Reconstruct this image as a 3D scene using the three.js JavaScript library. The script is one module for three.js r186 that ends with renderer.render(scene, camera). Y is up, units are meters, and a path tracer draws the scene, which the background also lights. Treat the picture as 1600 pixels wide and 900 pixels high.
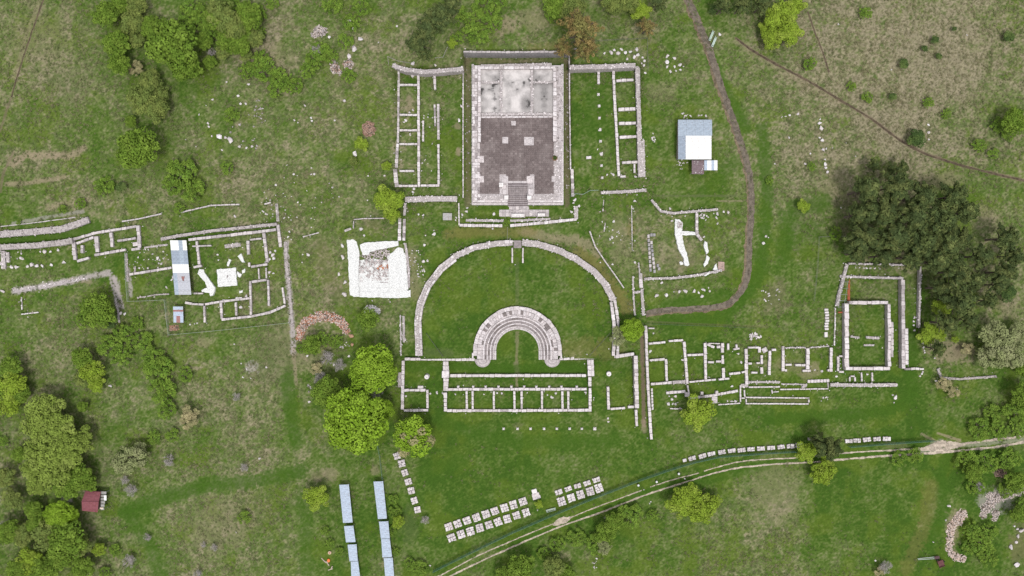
import * as THREE from 'three';
import { mergeGeometries } from 'three/addons/utils/BufferGeometryUtils.js';
import { ConvexGeometry } from 'three/addons/geometries/ConvexGeometry.js';

// ---------------------------------------------------------------- camera, sky, sun, exposure
const S = 0.165, H = 176;                       // metres per photo pixel at level 0, camera height
const scene = new THREE.Scene();
const camera = new THREE.PerspectiveCamera(2 * Math.atan(450 * S / H) * 180 / Math.PI, 16 / 9, 1, 6000);
camera.position.set(0, H, 0); camera.up.set(0, 0, -1); camera.lookAt(0, 0, 0);
const renderer = new THREE.WebGLRenderer({ antialias: true });
renderer.toneMapping = THREE.LinearToneMapping; renderer.toneMappingExposure = 1.66;
renderer.shadowMap.enabled = true;
{ // overcast sky: brighter overhead, plain grey towards the horizon
  const w = 128, h = 64, d = new Float32Array(w * h * 4);
  for (let j = 0; j < h; j++) for (let i = 0; i < w; i++) {
    const e = Math.sin((j + .5) / h * Math.PI - Math.PI / 2), v = e > 0 ? .72 * (1 + 1.4 * e) / 2.4 : .2, o = (j * w + i) * 4;
    d[o] = v * .985; d[o + 1] = v; d[o + 2] = v * 1.035; d[o + 3] = 1;
  }
  const t = new THREE.DataTexture(d, w, h, THREE.RGBAFormat, THREE.FloatType);
  t.mapping = THREE.EquirectangularReflectionMapping; t.magFilter = THREE.LinearFilter; t.needsUpdate = true;
  scene.background = t; scene.environment = t;
}
const sun = new THREE.DirectionalLight(new THREE.Color(1, .965, .91), 1.4);
sun.position.set(18, 150, 62); sun.castShadow = true; sun.shadow.radius = 20;
sun.shadow.mapSize.set(4096, 4096);
Object.assign(sun.shadow.camera, { left: -170, right: 170, top: 120, bottom: -120, near: 1, far: 500 });
scene.add(sun); scene.add(sun.target);

// ---------------------------------------------------------------- helpers
let seed_ = 12345;
const rnd = () => { seed_ = (seed_ * 1664525 + 1013904223) >>> 0; return seed_ / 4294967296; };
const rr = (a, b) => a + (b - a) * rnd();
const pick = a => a[Math.floor(rnd() * a.length) % a.length];
const clamp = (x, a, b) => x < a ? a : x > b ? b : x;
const sm = (a, b, x) => { const t = clamp((x - a) / (b - a), 0, 1); return t * t * (3 - 2 * t); };
const lerp = (a, b, t) => a + (b - a) * t;
const V = (x, y, z) => new THREE.Vector3(x, y, z);
const NT = new Float32Array(65536);
{ let s = 777; for (let i = 0; i < 65536; i++) { s = (s * 1103515245 + 12345) >>> 0; NT[i] = ((s >>> 9) & 65535) / 65535; } }
const hash = (i, j) => NT[((i * 7919) ^ (j * 104729) ^ ((i + 31 * j) << 3)) & 65535];
function vn(x, y) {
  const i = Math.floor(x), j = Math.floor(y); let a = x - i, b = y - j;
  a = a * a * (3 - 2 * a); b = b * b * (3 - 2 * b);
  const p = hash(i, j), q = hash(i + 1, j), r = hash(i, j + 1), t = hash(i + 1, j + 1);
  return p + (q - p) * a + (r - p) * b + (p - q - r + t) * a * b;
}
const fbm = (x, y, o = 3) => { let s = 0, w = .5, n = 0; for (let k = 0; k < o; k++) { s += w * vn(x, y); n += w; x = x * 2.03 + 17.3; y = y * 2.03 + 9.7; w *= .55; } return s / n; };

// ---------------------------------------------------------------- the lie of the land
const Y_TER = 1.8, Y_PIT = 1.1, Y_STAGE = -2.0, Y_POD = 3.7;
const pads = [ // pixel rectangle at its level: x0, y0, x1, y1, level, blend in pixels
  [622, 112, 724, 300, Y_TER, 5], [892, 108, 996, 296, Y_TER, 5],
  [633, 316, 716, 350, 1.5, 14], [628, 563, 994, 655, Y_STAGE, 9],
  [1326, 438, 1407, 572, -1.35, 4], [725, 89, 890.5, 338, Y_PIT, 2.2],
];
const TC = [808.5, 548];
function natural(x, z) {
  return -12 * Math.tanh(z / 150) + (vn(x / 21 + 50, z / 21 + 50) - .5) * .9 + (vn(x / 7 + 9, z / 7) - .5) * .22;
}
// radius of the theatre's outer wall, by angle from its centre (0 = right, PI/2 = back)
const OUT = [[654, 556], [653, 530], [652, 500], [656, 475], [668, 446], [688, 420], [710, 402], [740, 388], [775, 381.5], [808, 380], [840, 382.5], [870, 391], [900, 405.5], [928, 425], [945, 445], [958, 470], [962.5, 500], [963, 530], [962, 556]];
const OA = OUT.map(([x, y]) => [Math.atan2(TC[1] - y + 10, x - TC[0]), Math.hypot(x - TC[0], y - 10 - TC[1])]).reverse();
function outerR(a) {
  if (a <= OA[0][0]) return OA[0][1];
  for (let i = 1; i < OA.length; i++) if (a <= OA[i][0]) return lerp(OA[i - 1][1], OA[i][1], (a - OA[i - 1][0]) / (OA[i][0] - OA[i - 1][0]));
  return OA[OA.length - 1][1];
}
function ht(x, z) {
  let y = natural(x, z);
  for (const [x0, y0, x1, y1, L, b] of pads) {
    const k = S * (1 - L / H), u = 800 + x / k, v = 450 + z / k;
    const dx = Math.max(x0 - u, 0, u - x1), dy = Math.max(y0 - v, 0, v - y1);
    if (dx < b && dy < b) { const w = 1 - sm(0, b, Math.hypot(dx, dy)); y += (L - y) * w; }
  }
  const k = S * (1 + .6 / H), u = 800 + x / k, v = 450 + z / k;
  if (u > 640 && u < 975 && v > 370 && v < 575) {
    const r = Math.hypot(u - TC[0], v - TC[1]), a = Math.atan2(TC[1] + 10 - v, u - TC[0]), R = outerR(a) - 3, ru = Math.hypot(u - TC[0], v - 10 - TC[1]);
    const inD = v < TC[1] + 12 ? 1 - sm(R - 1, R + 4, ru) : 0;
    const cav = Y_STAGE + (r < 66 ? (v > TC[1] && Math.abs(u - TC[0]) > 66 ? 1.4 : 0) : lerp(1.5, 2.9, clamp((r - 66) / 100, 0, 1) * (.55 + .45 * clamp((TC[1] - v) / 160, 0, 1))));
    y += (cav - y) * (v < TC[1] + 12 ? inD : 0);
  }
  return y;
}
const Pabs = (px, py, y) => { const k = S * (1 - y / H); return V((px - 800) * k, y, (py - 450) * k); };
function P(px, py, dy = 0) { let y = 0; for (let i = 0; i < 6; i++) { const p = Pabs(px, py, y + dy); y = ht(p.x, p.z); } return Pabs(px, py, y + dy); }
const toPx = (x, y, z) => { const k = S * (1 - y / H); return [800 + x / k, 450 + z / k]; };

// ---------------------------------------------------------------- naming
const taken = {};
const numbered = n => { const k = taken[n] = (taken[n] ?? -1) + 1; return k ? `${n}_${String(k).padStart(3, '0')}` : n; };
function tag(o, label, category, group, kind) {
  if (label) o.userData.label = label; if (category) o.userData.category = category;
  if (group) o.userData.group = group; if (kind) o.userData.kind = kind; return o;
}
function thing(name, label, category, group, pos) {
  const g = new THREE.Group(); g.name = numbered(name); g.position.copy(pos); g.c = pos.clone(); scene.add(g);
  return tag(g, label, category, group);
}
function mesh(name, geo, mat, parent) {
  const m = new THREE.Mesh(geo, mat); m.castShadow = m.receiveShadow = true;
  if (parent) { m.name = name; parent.add(m); m.c = parent.c; } else { m.name = numbered(name); scene.add(m); }
  return m;
}

// ---------------------------------------------------------------- textures and materials
function dataTex(w, h, f, srgb = true) {
  const d = new Uint8Array(w * h * 4);
  for (let j = 0; j < h; j++) for (let i = 0; i < w; i++) { const c = f(i, j), o = (j * w + i) * 4; d[o] = clamp(c[0], 0, 1) * 255; d[o + 1] = clamp(c[1], 0, 1) * 255; d[o + 2] = clamp(c[2], 0, 1) * 255; d[o + 3] = 255; }
  const t = new THREE.DataTexture(d, w, h); t.wrapS = t.wrapT = THREE.MirroredRepeatWrapping; t.magFilter = THREE.LinearFilter; t.minFilter = THREE.LinearFilter;
  if (srgb) t.colorSpace = THREE.SRGBColorSpace; t.needsUpdate = true; return t;
}
const stoneTex = dataTex(256, 256, (i, j) => {
  const a = fbm(i / 40, j / 40, 4), b = vn(i / 7, j / 7), c = vn(i / 2.5 + 40, j / 2.5);
  let v = .93 + (a - .5) * .26 + (c - .5) * .16; const l = sm(.60, .74, fbm(i / 15 + 90, j / 15 + 20, 3) * .7 + b * .3); v *= 1 - .36 * l;
  return [v, v * .982, v * .985];
});
const gravelTex = dataTex(256, 256, (i, j) => {
  const v = .72 + (vn(i / 3, j / 3) - .5) * .34 + (fbm(i / 40, j / 40, 3) - .5) * .4 + (vn(i / 1.3, j / 1.3 + 30) - .5) * .2;
  return [v, v * .97, v * .93];
});
const limeTex = dataTex(512, 512, (i, j) => { // lime floors with soft grey stains
  const a = fbm(i / 90 + 5, j / 90 + 3, 5), b = fbm(i / 40 + 80, j / 40 + 8, 4), c = vn(i / 4, j / 4);
  const k = sm(.36, .74, a * .6 + b * .4), v = lerp(.97, .66, k) - .3 * sm(.66, .78, b) + (c - .5) * .05; return [v, v * .978, v * .975];
});
const bumpTex = dataTex(256, 256, (i, j) => { const v = .5 + (vn(i / 4, j / 4) - .5) * .6 + (vn(i / 12, j / 12 + 7) - .5) * .5; return [v, v, v]; }, false);
const lin = (r, g, b) => new THREE.Color().setRGB(r, g, b);
const std = (c, o = {}) => new THREE.MeshPhysicalMaterial({ color: c, roughness: .92, metalness: 0, specularIntensity: .3, ...o });
const STONE = [[.70, .67, .68], [.63, .60, .605], [.56, .53, .535], [.655, .615, .615], [.47, .44, .445], [.33, .30, .305], [.75, .73, .735]].map(c => std(lin(...c), { map: stoneTex, bumpMap: bumpTex, bumpScale: .03 }));
const WHITE = std(lin(.78, .77, .76), { map: stoneTex });
const CORE = std(lin(.47, .44, .435), { map: stoneTex, bumpMap: bumpTex, bumpScale: .05 });
const RUB = std(lin(1, 1, 1), { vertexColors: true, map: stoneTex });
const foldTex = bumpTex.clone(); foldTex.repeat.set(.12, .3); foldTex.needsUpdate = true;
const SHEETW = std(lin(.74, .74, .735), { roughness: .8, bumpMap: foldTex, bumpScale: .22 });
const TIMBER = std(lin(.16, .13, .10)), STEEL = std(lin(.35, .36, .37), { roughness: .5, metalness: .6 });
const GREENP = std(lin(.12, .22, .18), { roughness: .6 });

// ---------------------------------------------------------------- stones
function uvTop(g, s = 1) { const p = g.attributes.position, n = p.count, uv = new Float32Array(n * 2), o = rnd() * 7; for (let i = 0; i < n; i++) { uv[2 * i] = (p.getX(i) + p.getY(i) * .4) * s + o; uv[2 * i + 1] = (p.getZ(i) + p.getY(i) * .6) * s + o; } g.setAttribute('uv', new THREE.BufferAttribute(uv, 2)); return g; }
function blockGeo() { // a cut block with worn, uneven arrises, 1 x 1 x 1
  const pts = [];
  for (const x of [-1, 1]) for (const y of [-1, 1]) for (const z of [-1, 1]) {
    const X = x * rr(.44, .5), Y = y * rr(.46, .5), Z = z * rr(.43, .5), c = rr(.05, .12);
    pts.push(V(X - x * c, Y, Z), V(X, Y - y * c, Z), V(X, Y, Z - z * c));
  }
  return uvTop(new ConvexGeometry(pts), .55);
}
function rockGeo(n = 14, flat = .8) {
  const pts = []; for (let i = 0; i < n; i++) { const t = rnd() * 6.283, c = rr(-1, 1), s = Math.sqrt(1 - c * c), r = rr(.36, .54); pts.push(V(Math.cos(t) * s * r, c * r * flat, Math.sin(t) * s * r)); }
  return uvTop(new ConvexGeometry(pts), .8);
}
const BLOCKS = Array.from({ length: 14 }, blockGeo), ROCKS = Array.from({ length: 12 }, () => rockGeo());
const SMALL = Array.from({ length: 8 }, () => rockGeo(9, .7));
function mergeStones(list) { // list of [x,y,z,size,colour]
  const P_ = [], N_ = [], C_ = [], U_ = []; const m = new THREE.Matrix4(), q = new THREE.Quaternion(), e = new THREE.Euler(), v = V(0, 0, 0);
  for (const [x, y, z, s, c] of list) {
    const g = pick(SMALL), p = g.attributes.position, n = g.attributes.normal, u = g.attributes.uv;
    q.setFromEuler(e.set(rr(-.3, .3), rnd() * 6.283, rr(-.3, .3))); m.compose(V(x, y, z), q, V(s * rr(.8, 1.3), s * rr(.6, .9), s));
    for (let i = 0; i < p.count; i++) {
      v.fromBufferAttribute(p, i).applyMatrix4(m); P_.push(v.x, v.y, v.z);
      v.fromBufferAttribute(n, i).applyQuaternion(q); N_.push(v.x, v.y, v.z); C_.push(...c); U_.push(u.getX(i), u.getY(i));
    }
  }
  const g = new THREE.BufferGeometry();
  g.setAttribute('position', new THREE.Float32BufferAttribute(P_, 3)); g.setAttribute('normal', new THREE.Float32BufferAttribute(N_, 3));
  g.setAttribute('color', new THREE.Float32BufferAttribute(C_, 3)); g.setAttribute('uv', new THREE.Float32BufferAttribute(U_, 2)); return g;
}
const tone = (r, g, b, j = .25) => { const k = 1 + rr(-j, j); return [r * k, g * k, b * k]; };
const PALE = () => tone(.64, .61, .615, .3), GREYS = () => tone(.44, .41, .405, .38);

// polyline in pixels, cut into steps of about `step` pixels with jitter
function cut(pts, step, jit = .35) {
  const out = [pts[0].slice()];
  for (let i = 1; i < pts.length; i++) {
    const [ax, ay] = pts[i - 1], [bx, by] = pts[i], L = Math.hypot(bx - ax, by - ay), n = Math.max(1, Math.round(L / step));
    for (let k = 1; k <= n; k++) { const t = k === n ? 1 : (k + rr(-jit, jit)) / n; out.push([lerp(ax, bx, t), lerp(ay, by, t)]); }
  }
  return out;
}
let nBlocks = 0; const wallEdge = [];
/* a ruined wall: a core that follows the ground, and a course of single stones (block) or packed rubble on top.
   o: h height above ground | top absolute level, style, step, core, mats, gap (share of stones missing), foot */
function wall(parent, pts, w, o = {}) {
  const { h = .7, top, style = 'block', step = style === 'rubble' ? 9 : 7.5, mats = STONE, gap = 0, name = 'wall', core = CORE, jit = .3, foot = .5, col = PALE } = o;
  const c = parent.c, s = cut(pts, step, jit), n = s.length, wm = w * S;
  const pt = s.map(([x, y]) => top === undefined ? P(x, y, h) : Pabs(x, y, top));
  const dir = pt.map((p, i) => { const a = pt[Math.max(0, i - 1)], b = pt[Math.min(n - 1, i + 1)]; return V(b.x - a.x, 0, b.z - a.z).normalize(); });
  const pos = [], uv = [], idx = []; let run = 0;
  const drop = style === 'block' ? .1 : .04, cw = style === 'block' ? .455 : .48;
  for (let i = 0; i < n; i++) {
    if (i) run += pt[i].distanceTo(pt[i - 1]);
    const nx = -dir[i].z, nz = dir[i].x, a = cw * wm * rr(.92, 1.04), b = cw * wm * rr(.92, 1.04), p = pt[i], ty = p.y - drop + rr(-.05, .03);
    const X1 = p.x + nx * a, Z1 = p.z + nz * a, X2 = p.x - nx * b, Z2 = p.z - nz * b;
    const by = Math.min(ht(X1, Z1), ht(X2, Z2), ht(p.x, p.z), ht(p.x + nx * wm, p.z + nz * wm), ht(p.x - nx * wm, p.z - nz * wm), p.y - .3) - foot;
    if (h < 1.6) wallEdge.push([p.x, p.z, nx, nz, wm, dir[i].x, dir[i].z]);
    pos.push(X1 - c.x, by - c.y, Z1 - c.z, X1 - c.x, ty - c.y, Z1 - c.z, X2 - c.x, ty - c.y, Z2 - c.z, X2 - c.x, by - c.y, Z2 - c.z);
    const hh = ty - by; uv.push(run * .4, 0, run * .4, hh * .4, run * .4, (hh + wm) * .4, run * .4, (2 * hh + wm) * .4);
    if (i) { const k = 4 * i, j = k - 4; for (let q = 0; q < 3; q++) idx.push(j + q, k + q, j + q + 1, k + q, k + q + 1, j + q + 1); }
  }
  const k = 4 * (n - 1); idx.push(0, 1, 2, 0, 2, 3, k, k + 2, k + 1, k, k + 3, k + 2);
  let g = new THREE.BufferGeometry(); g.setAttribute('position', new THREE.Float32BufferAttribute(pos, 3)); g.setAttribute('uv', new THREE.Float32BufferAttribute(uv, 2)); g.setIndex(idx);
  g = g.toNonIndexed(); g.computeVertexNormals();
  const W = mesh(name, g, core, parent);
  if (style === 'block') {
    const rows = o.rows ?? (w > 7.5 ? 2 : 1);
    for (let i = 1; i < n; i++) for (let r = 0; r < rows; r++) {
      if (rnd() < gap + .03) continue;
      const a = pt[i - 1], b = pt[i], L = Math.hypot(b.x - a.x, b.z - a.z), d = dir[i], f = (rows === 1 ? 0 : ((r + .5) / rows - .5)) + rr(-.05, .05);
      const m = mesh('block', pick(BLOCKS), pick(mats), W), wd = wm / rows * rr(.84, 1.12), hh = rr(.32, .46);
      m.position.set((a.x + b.x) / 2 - d.z * f * wm - c.x, (a.y + b.y) / 2 - hh / 2 + rr(-.04, .1) - c.y, (a.z + b.z) / 2 + d.x * f * wm - c.z);
      m.rotation.y = -Math.atan2(b.z - a.z, b.x - a.x) + rr(-.05, .05); m.scale.set(L * rr(.84, 1), hh, wd); nBlocks++;
    }
  } else if (style === 'rubble') {
    const list = [];
    for (let i = 1; i < n; i++) {
      const a = pt[i - 1], b = pt[i], L = Math.hypot(b.x - a.x, b.z - a.z), cnt = Math.round(L * wm * 4.2) + 1, d = dir[i];
      for (let q = 0; q < cnt; q++) { if (rnd() < gap) continue; const t = rnd(), f = rr(-.52, .52) * wm; list.push([lerp(a.x, b.x, t) - d.z * f - c.x, lerp(a.y, b.y, t) + rr(-.12, .04) - c.y, lerp(a.z, b.z, t) + d.x * f - c.z, rr(.3, .75), col()]); }
    }
    if (list.length) tag(mesh('rubble', mergeStones(list), RUB, W), null, null, null, 'stuff');
  }
  return W;
}
const walls = (parent, list, o) => { for (const [w, ...f] of list) { const p = []; for (let i = 0; i < f.length; i += 2) p.push([f[i], f[i + 1]]); wall(parent, p, w, o); } };
const ruin = (name, label, cx, cy, group, cat = 'ruin') => thing(name, label, cat, group, P(cx, cy));
// ---------------------------------------------------------------- ground: what grows or lies where, read from the photograph
const DRY = [
  [50, 55, 42, 30, 55, 50, 50, 35, 45, 45, 40, 30, 46, 78, 88, 88, 68], [55, 58, 42, 35, 56, 50, 55, 40, 50, 30, 45, 42, 58, 86, 98, 94, 70],
  [52, 47, 42, 40, 46, 48, 46, 34, 40, 18, 36, 30, 54, 70, 84, 62, 50], [40, 50, 42, 48, 56, 52, 48, 34, 30, 30, 42, 22, 58, 72, 66, 40, 36],
  [28, 36, 30, 34, 50, 56, 48, 32, 20, 30, 48, 42, 22, 40, 50, 50, 54], [36, 48, 46, 40, 52, 50, 38, 18, 20, 22, 30, 18, 46, 42, 26, 50, 42],
  [42, 52, 36, 46, 56, 34, 24, 12, 18, 15, 17, 22, 24, 18, 12, 32, 28], [46, 46, 38, 52, 56, 30, 30, 12, 18, 16, 20, 28, 32, 12, 9, 10, 16],
  [50, 42, 36, 60, 54, 32, 24, 16, 20, 22, 20, 42, 48, 18, 15, 20, 22], [42, 36, 50, 60, 52, 24, 30, 24, 26, 28, 28, 48, 54, 32, 18, 14, 24]];
function dryAt(u, v) {
  u = clamp(u / 100, 0, 15.999); v = clamp(v / 100, 0, 8.999); const i = Math.floor(u), j = Math.floor(v); let a = u - i, b = v - j; a = a * a * (3 - 2 * a); b = b * b * (3 - 2 * b);
  return (lerp(lerp(DRY[j][i], DRY[j][i + 1], a), lerp(DRY[j + 1][i], DRY[j + 1][i + 1], a), b)) / 100;
}
const SOIL = [.145, .11, .08], TAN = [.265, .21, .15], GRAV = [.33, .295, .285], PALEG = [.48, .43, .385], LUSH = [.042, .092, .011], BRIGHT = [.085, .14, .022], STRAW = [.205, .182, .11], DULL = [.1, .115, .052], OCH = [.175, .138, .055];
// bands: colour, half-width px, strength, points
const BANDS = [
  [SOIL, 2.6, .8, 1150, 60, 1180, 82, 1215, 102, 1260, 125, 1310, 155, 1360, 185, 1405, 218, 1440, 238, 1500, 258, 1600, 282], [SOIL, 1.8, .7, 1262, 20, 1275, 55, 1285, 80, 1295, 112],
  [TAN, 5, .3, 1150, 66, 1215, 108, 1310, 160], [SOIL, 2, .6, 68, 0, 48, 55, 30, 110, 18, 150, 0, 205], [TAN, 3.5, .35, 62, 0, 40, 60, 22, 120], [SOIL, 2.5, .6, 20, 240, 5, 270, 0, 300],
  [TAN, 6, .7, 20, 256, 40, 242, 80, 242, 110, 245, 130, 232], [TAN, 4, .6, 10, 288, 50, 285, 100, 277], [TAN, 5, .45, 75, 325, 105, 318, 140, 312], [GRAV, 3, .5, 20, 350, 70, 340, 130, 330],
  [GRAV, 4.5, .95, 447, 380, 448, 400, 449, 420, 453, 470, 456, 500, 458, 530, 459, 550], [TAN, 3, .5, 459, 545, 461, 575, 463, 600],
  [OCH, 12, .55, 905, 395, 930, 412, 950, 438, 965, 462, 980, 480], [TAN, 8, .5, 820, 362, 860, 372, 905, 375, 935, 395], [OCH, 9, .45, 700, 365, 760, 362, 830, 362],
  [SOIL, 3.4, .9, 1003, 515, 1004, 560, 1005, 610, 1006, 665], [TAN, 5, .5, 1005, 660, 1006, 672],
  [DULL, 3, .4, 808, 405, 808, 480], [TAN, 2.6, .38, 808, 520, 807, 560, 808, 580], [TAN, 5, .5, 806, 570, 809, 586], [TAN, 2.2, .5, 807, 592, 808, 610],
  [OCH, 18, .3, 890, 548, 930, 540, 955, 548], [BRIGHT, 8, .3, 665, 470, 668, 500, 672, 540], [DULL, 8, .35, 668, 550, 700, 552],
  [LUSH, 13, .75, 195, 800, 260, 775, 330, 757, 400, 752, 470, 735], [LUSH, 12, .6, 200, 800, 225, 840, 250, 890, 255, 910], [LUSH, 12, .7, 448, 590, 455, 640, 462, 690], [LUSH, 12, .5, 472, 780, 480, 850, 480, 905],
  [LUSH, 11, .75, 1190, 200, 1198, 300, 1195, 380, 1180, 450, 1120, 500, 1040, 500], [LUSH, 10, .7, 1110, 90, 1140, 150, 1165, 200], [LUSH, 9, .6, 1040, 477, 1090, 468, 1135, 462], [LUSH, 11, .5, 1100, 300, 1150, 250],
  [LUSH, 10, .7, 1450, 850, 1475, 800, 1470, 740, 1480, 710], [OCH, 12, .3, 1415, 890, 1445, 820, 1455, 760], [LUSH, 14, .6, 1225, 400, 1230, 330, 1290, 315], [LUSH, 6, .5, 950, 800, 1020, 775, 1100, 752, 1200, 728], [LUSH, 4, .8, 800, 850, 900, 812, 1005, 769, 1100, 742, 1200, 722, 1330, 711, 1460, 703],
  [PALEG, 4, .3, 1440, 703, 1475, 699, 1520, 695, 1600, 686], [TAN, 2.5, .5, 1440, 678, 1475, 697, 1500, 690], [TAN, 2, .6, 1465, 677, 1500, 688],
  [LUSH, 11, .8, 1420, 580, 1430, 610, 1400, 640, 1300, 650, 1200, 655], [LUSH, 9, .7, 1425, 500, 1425, 575], [LUSH, 10, .7, 0, 378, 60, 374, 110, 366, 150, 354], [LUSH, 5, .6, 270, 371, 330, 364, 430, 354],
  [LUSH, 9, .6, 640, 572, 685, 575], [LUSH, 9, .8, 705, 572, 800, 577, 915, 572], [LUSH, 12, .6, 690, 660, 800, 690, 960, 690], [LUSH, 12, .5, 660, 740, 720, 720],
  [SOIL, 5, .5, 731, 95, 731, 320], [SOIL, 5, .6, 886, 95, 886, 320], [SOIL, 4.5, .35, 728, 95, 890, 95], [LUSH, 4, .5, 745, 325, 790, 325],
  [GRAV, 5.5, .9, 22, 454, 60, 449, 105, 440, 140, 432, 170, 426], [GRAV, 6.5, .95, 178, 436, 182, 455, 187, 478], [TAN, 4, .5, 110, 437, 140, 440], [GRAV, 3.5, .7, 199, 420, 203, 440, 205, 462],
  [SOIL, 2.4, .45, 1170, 625.5, 1262, 626.5], [SOIL, 6, .25, 1140, 430, 1100, 405, 1060, 420], [TAN, 10, .35, 640, 390, 645, 430, 650, 460], [SOIL, 14, .3, 500, 380, 510, 430, 530, 460], [SOIL, 8, .35, 575, 350, 590, 352],
  [TAN, 12, .28, 1220, 570, 1280, 575, 1260, 585], [DULL, 2, .6, 1020, 306, 1150, 306], [TAN, 1.4, .5, 1120, 314, 1160, 314], [SOIL, 1.6, .3, 1012, 503, 1200, 511],
];
const BLOBS = [ // colour, cx, cy, rx, ry, strength
  [TAN, 470, 540, 60, 45, .25], [DULL, 430, 560, 40, 60, .4], [GRAV, 395, 575, 14, 10, .6], [TAN, 1485, 550, 38, 22, .6], [SOIL, 1500, 545, 25, 15, .35], [TAN, 640, 170, 8, 12, .0], [TAN, 640, 160, 9, 18, .6], [TAN, 715, 198, 5, 6, .5], [TAN, 716, 236, 5, 9, .65],
  [GRAV, 1465, 697, 14, 9, .9], [TAN, 1400, 695, 20, 6, .2], [SOIL, 1210, 465, 22, 30, .4], [TAN, 1570, 475, 24, 30, .4], [TAN, 1540, 340, 22, 22, .35], [STRAW, 1470, 280, 40, 14, .6], [STRAW, 1300, 290, 20, 30, .5],
  [TAN, 315, 535, 14, 10, .4], [STRAW, 340, 820, 60, 50, .4], [STRAW, 1210, 770, 50, 60, .35], [STRAW, 60, 60, 60, 50, .3], [TAN, 790, 40, 30, 18, .6], [TAN, 835, 30, 30, 20, .35], [GRAV, 1555, 780, 30, 18, .5], [TAN, 1490, 830, 12, 40, .5], [SOIL, 1590, 850, 18, 40, .4],
  [LUSH, 1250, 360, 30, 30, .5], [LUSH, 930, 170, 25, 60, .5], [LUSH, 640, 125, 14, 8, .7], [LUSH, 975, 115, 14, 6, .7], [LUSH, 1070, 350, 14, 12, .7], [LUSH, 610, 350, 20, 9, .5], [LUSH, 950, 570, 30, 14, .5], [LUSH, 1440, 470, 10, 40, .4], [BRIGHT, 260, 270, 50, 30, .3], [BRIGHT, 250, 590, 30, 60, .5], [BRIGHT, 620, 800, 14, 40, .4],
  [DULL, 105, 130, 50, 40, .3], [SOIL, 500, 745, 14, 10, .35], [TAN, 515, 740, 14, 14, .4], [TAN, 585, 735, 8, 8, .4], [TAN, 430, 90, 30, 30, .3], [TAN, 450, 140, 26, 10, .4], [TAN, 530, 120, 20, 16, .2], [DULL, 640, 820, 16, 40, .3], [SOIL, 395, 800, 30, 40, .12], [TAN, 810, 665, 10, 5, .15],
  [TAN, 1010, 45, 22, 25, .35], [OCH, 870, 75, 50, 14, .35], [STRAW, 1030, 145, 30, 18, .3], [STRAW, 970, 380, 20, 50, .4], [STRAW, 1060, 400, 40, 20, .35], [OCH, 985, 355, 8, 16, .4], [SOIL, 1000, 345, 6, 16, .3], [LUSH, 975, 330, 5, 16, .5],
];
const RAMP = [[0, .042, .088, .012], [.22, .062, .108, .018], [.4, .095, .132, .036], [.55, .13, .154, .06], [.72, .175, .17, .093], [.92, .215, .19, .125]];
const TX = 2048, TZ = 1152, X0 = -150, Z0 = -84.4, TW = 300, TD = 168.8;
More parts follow.
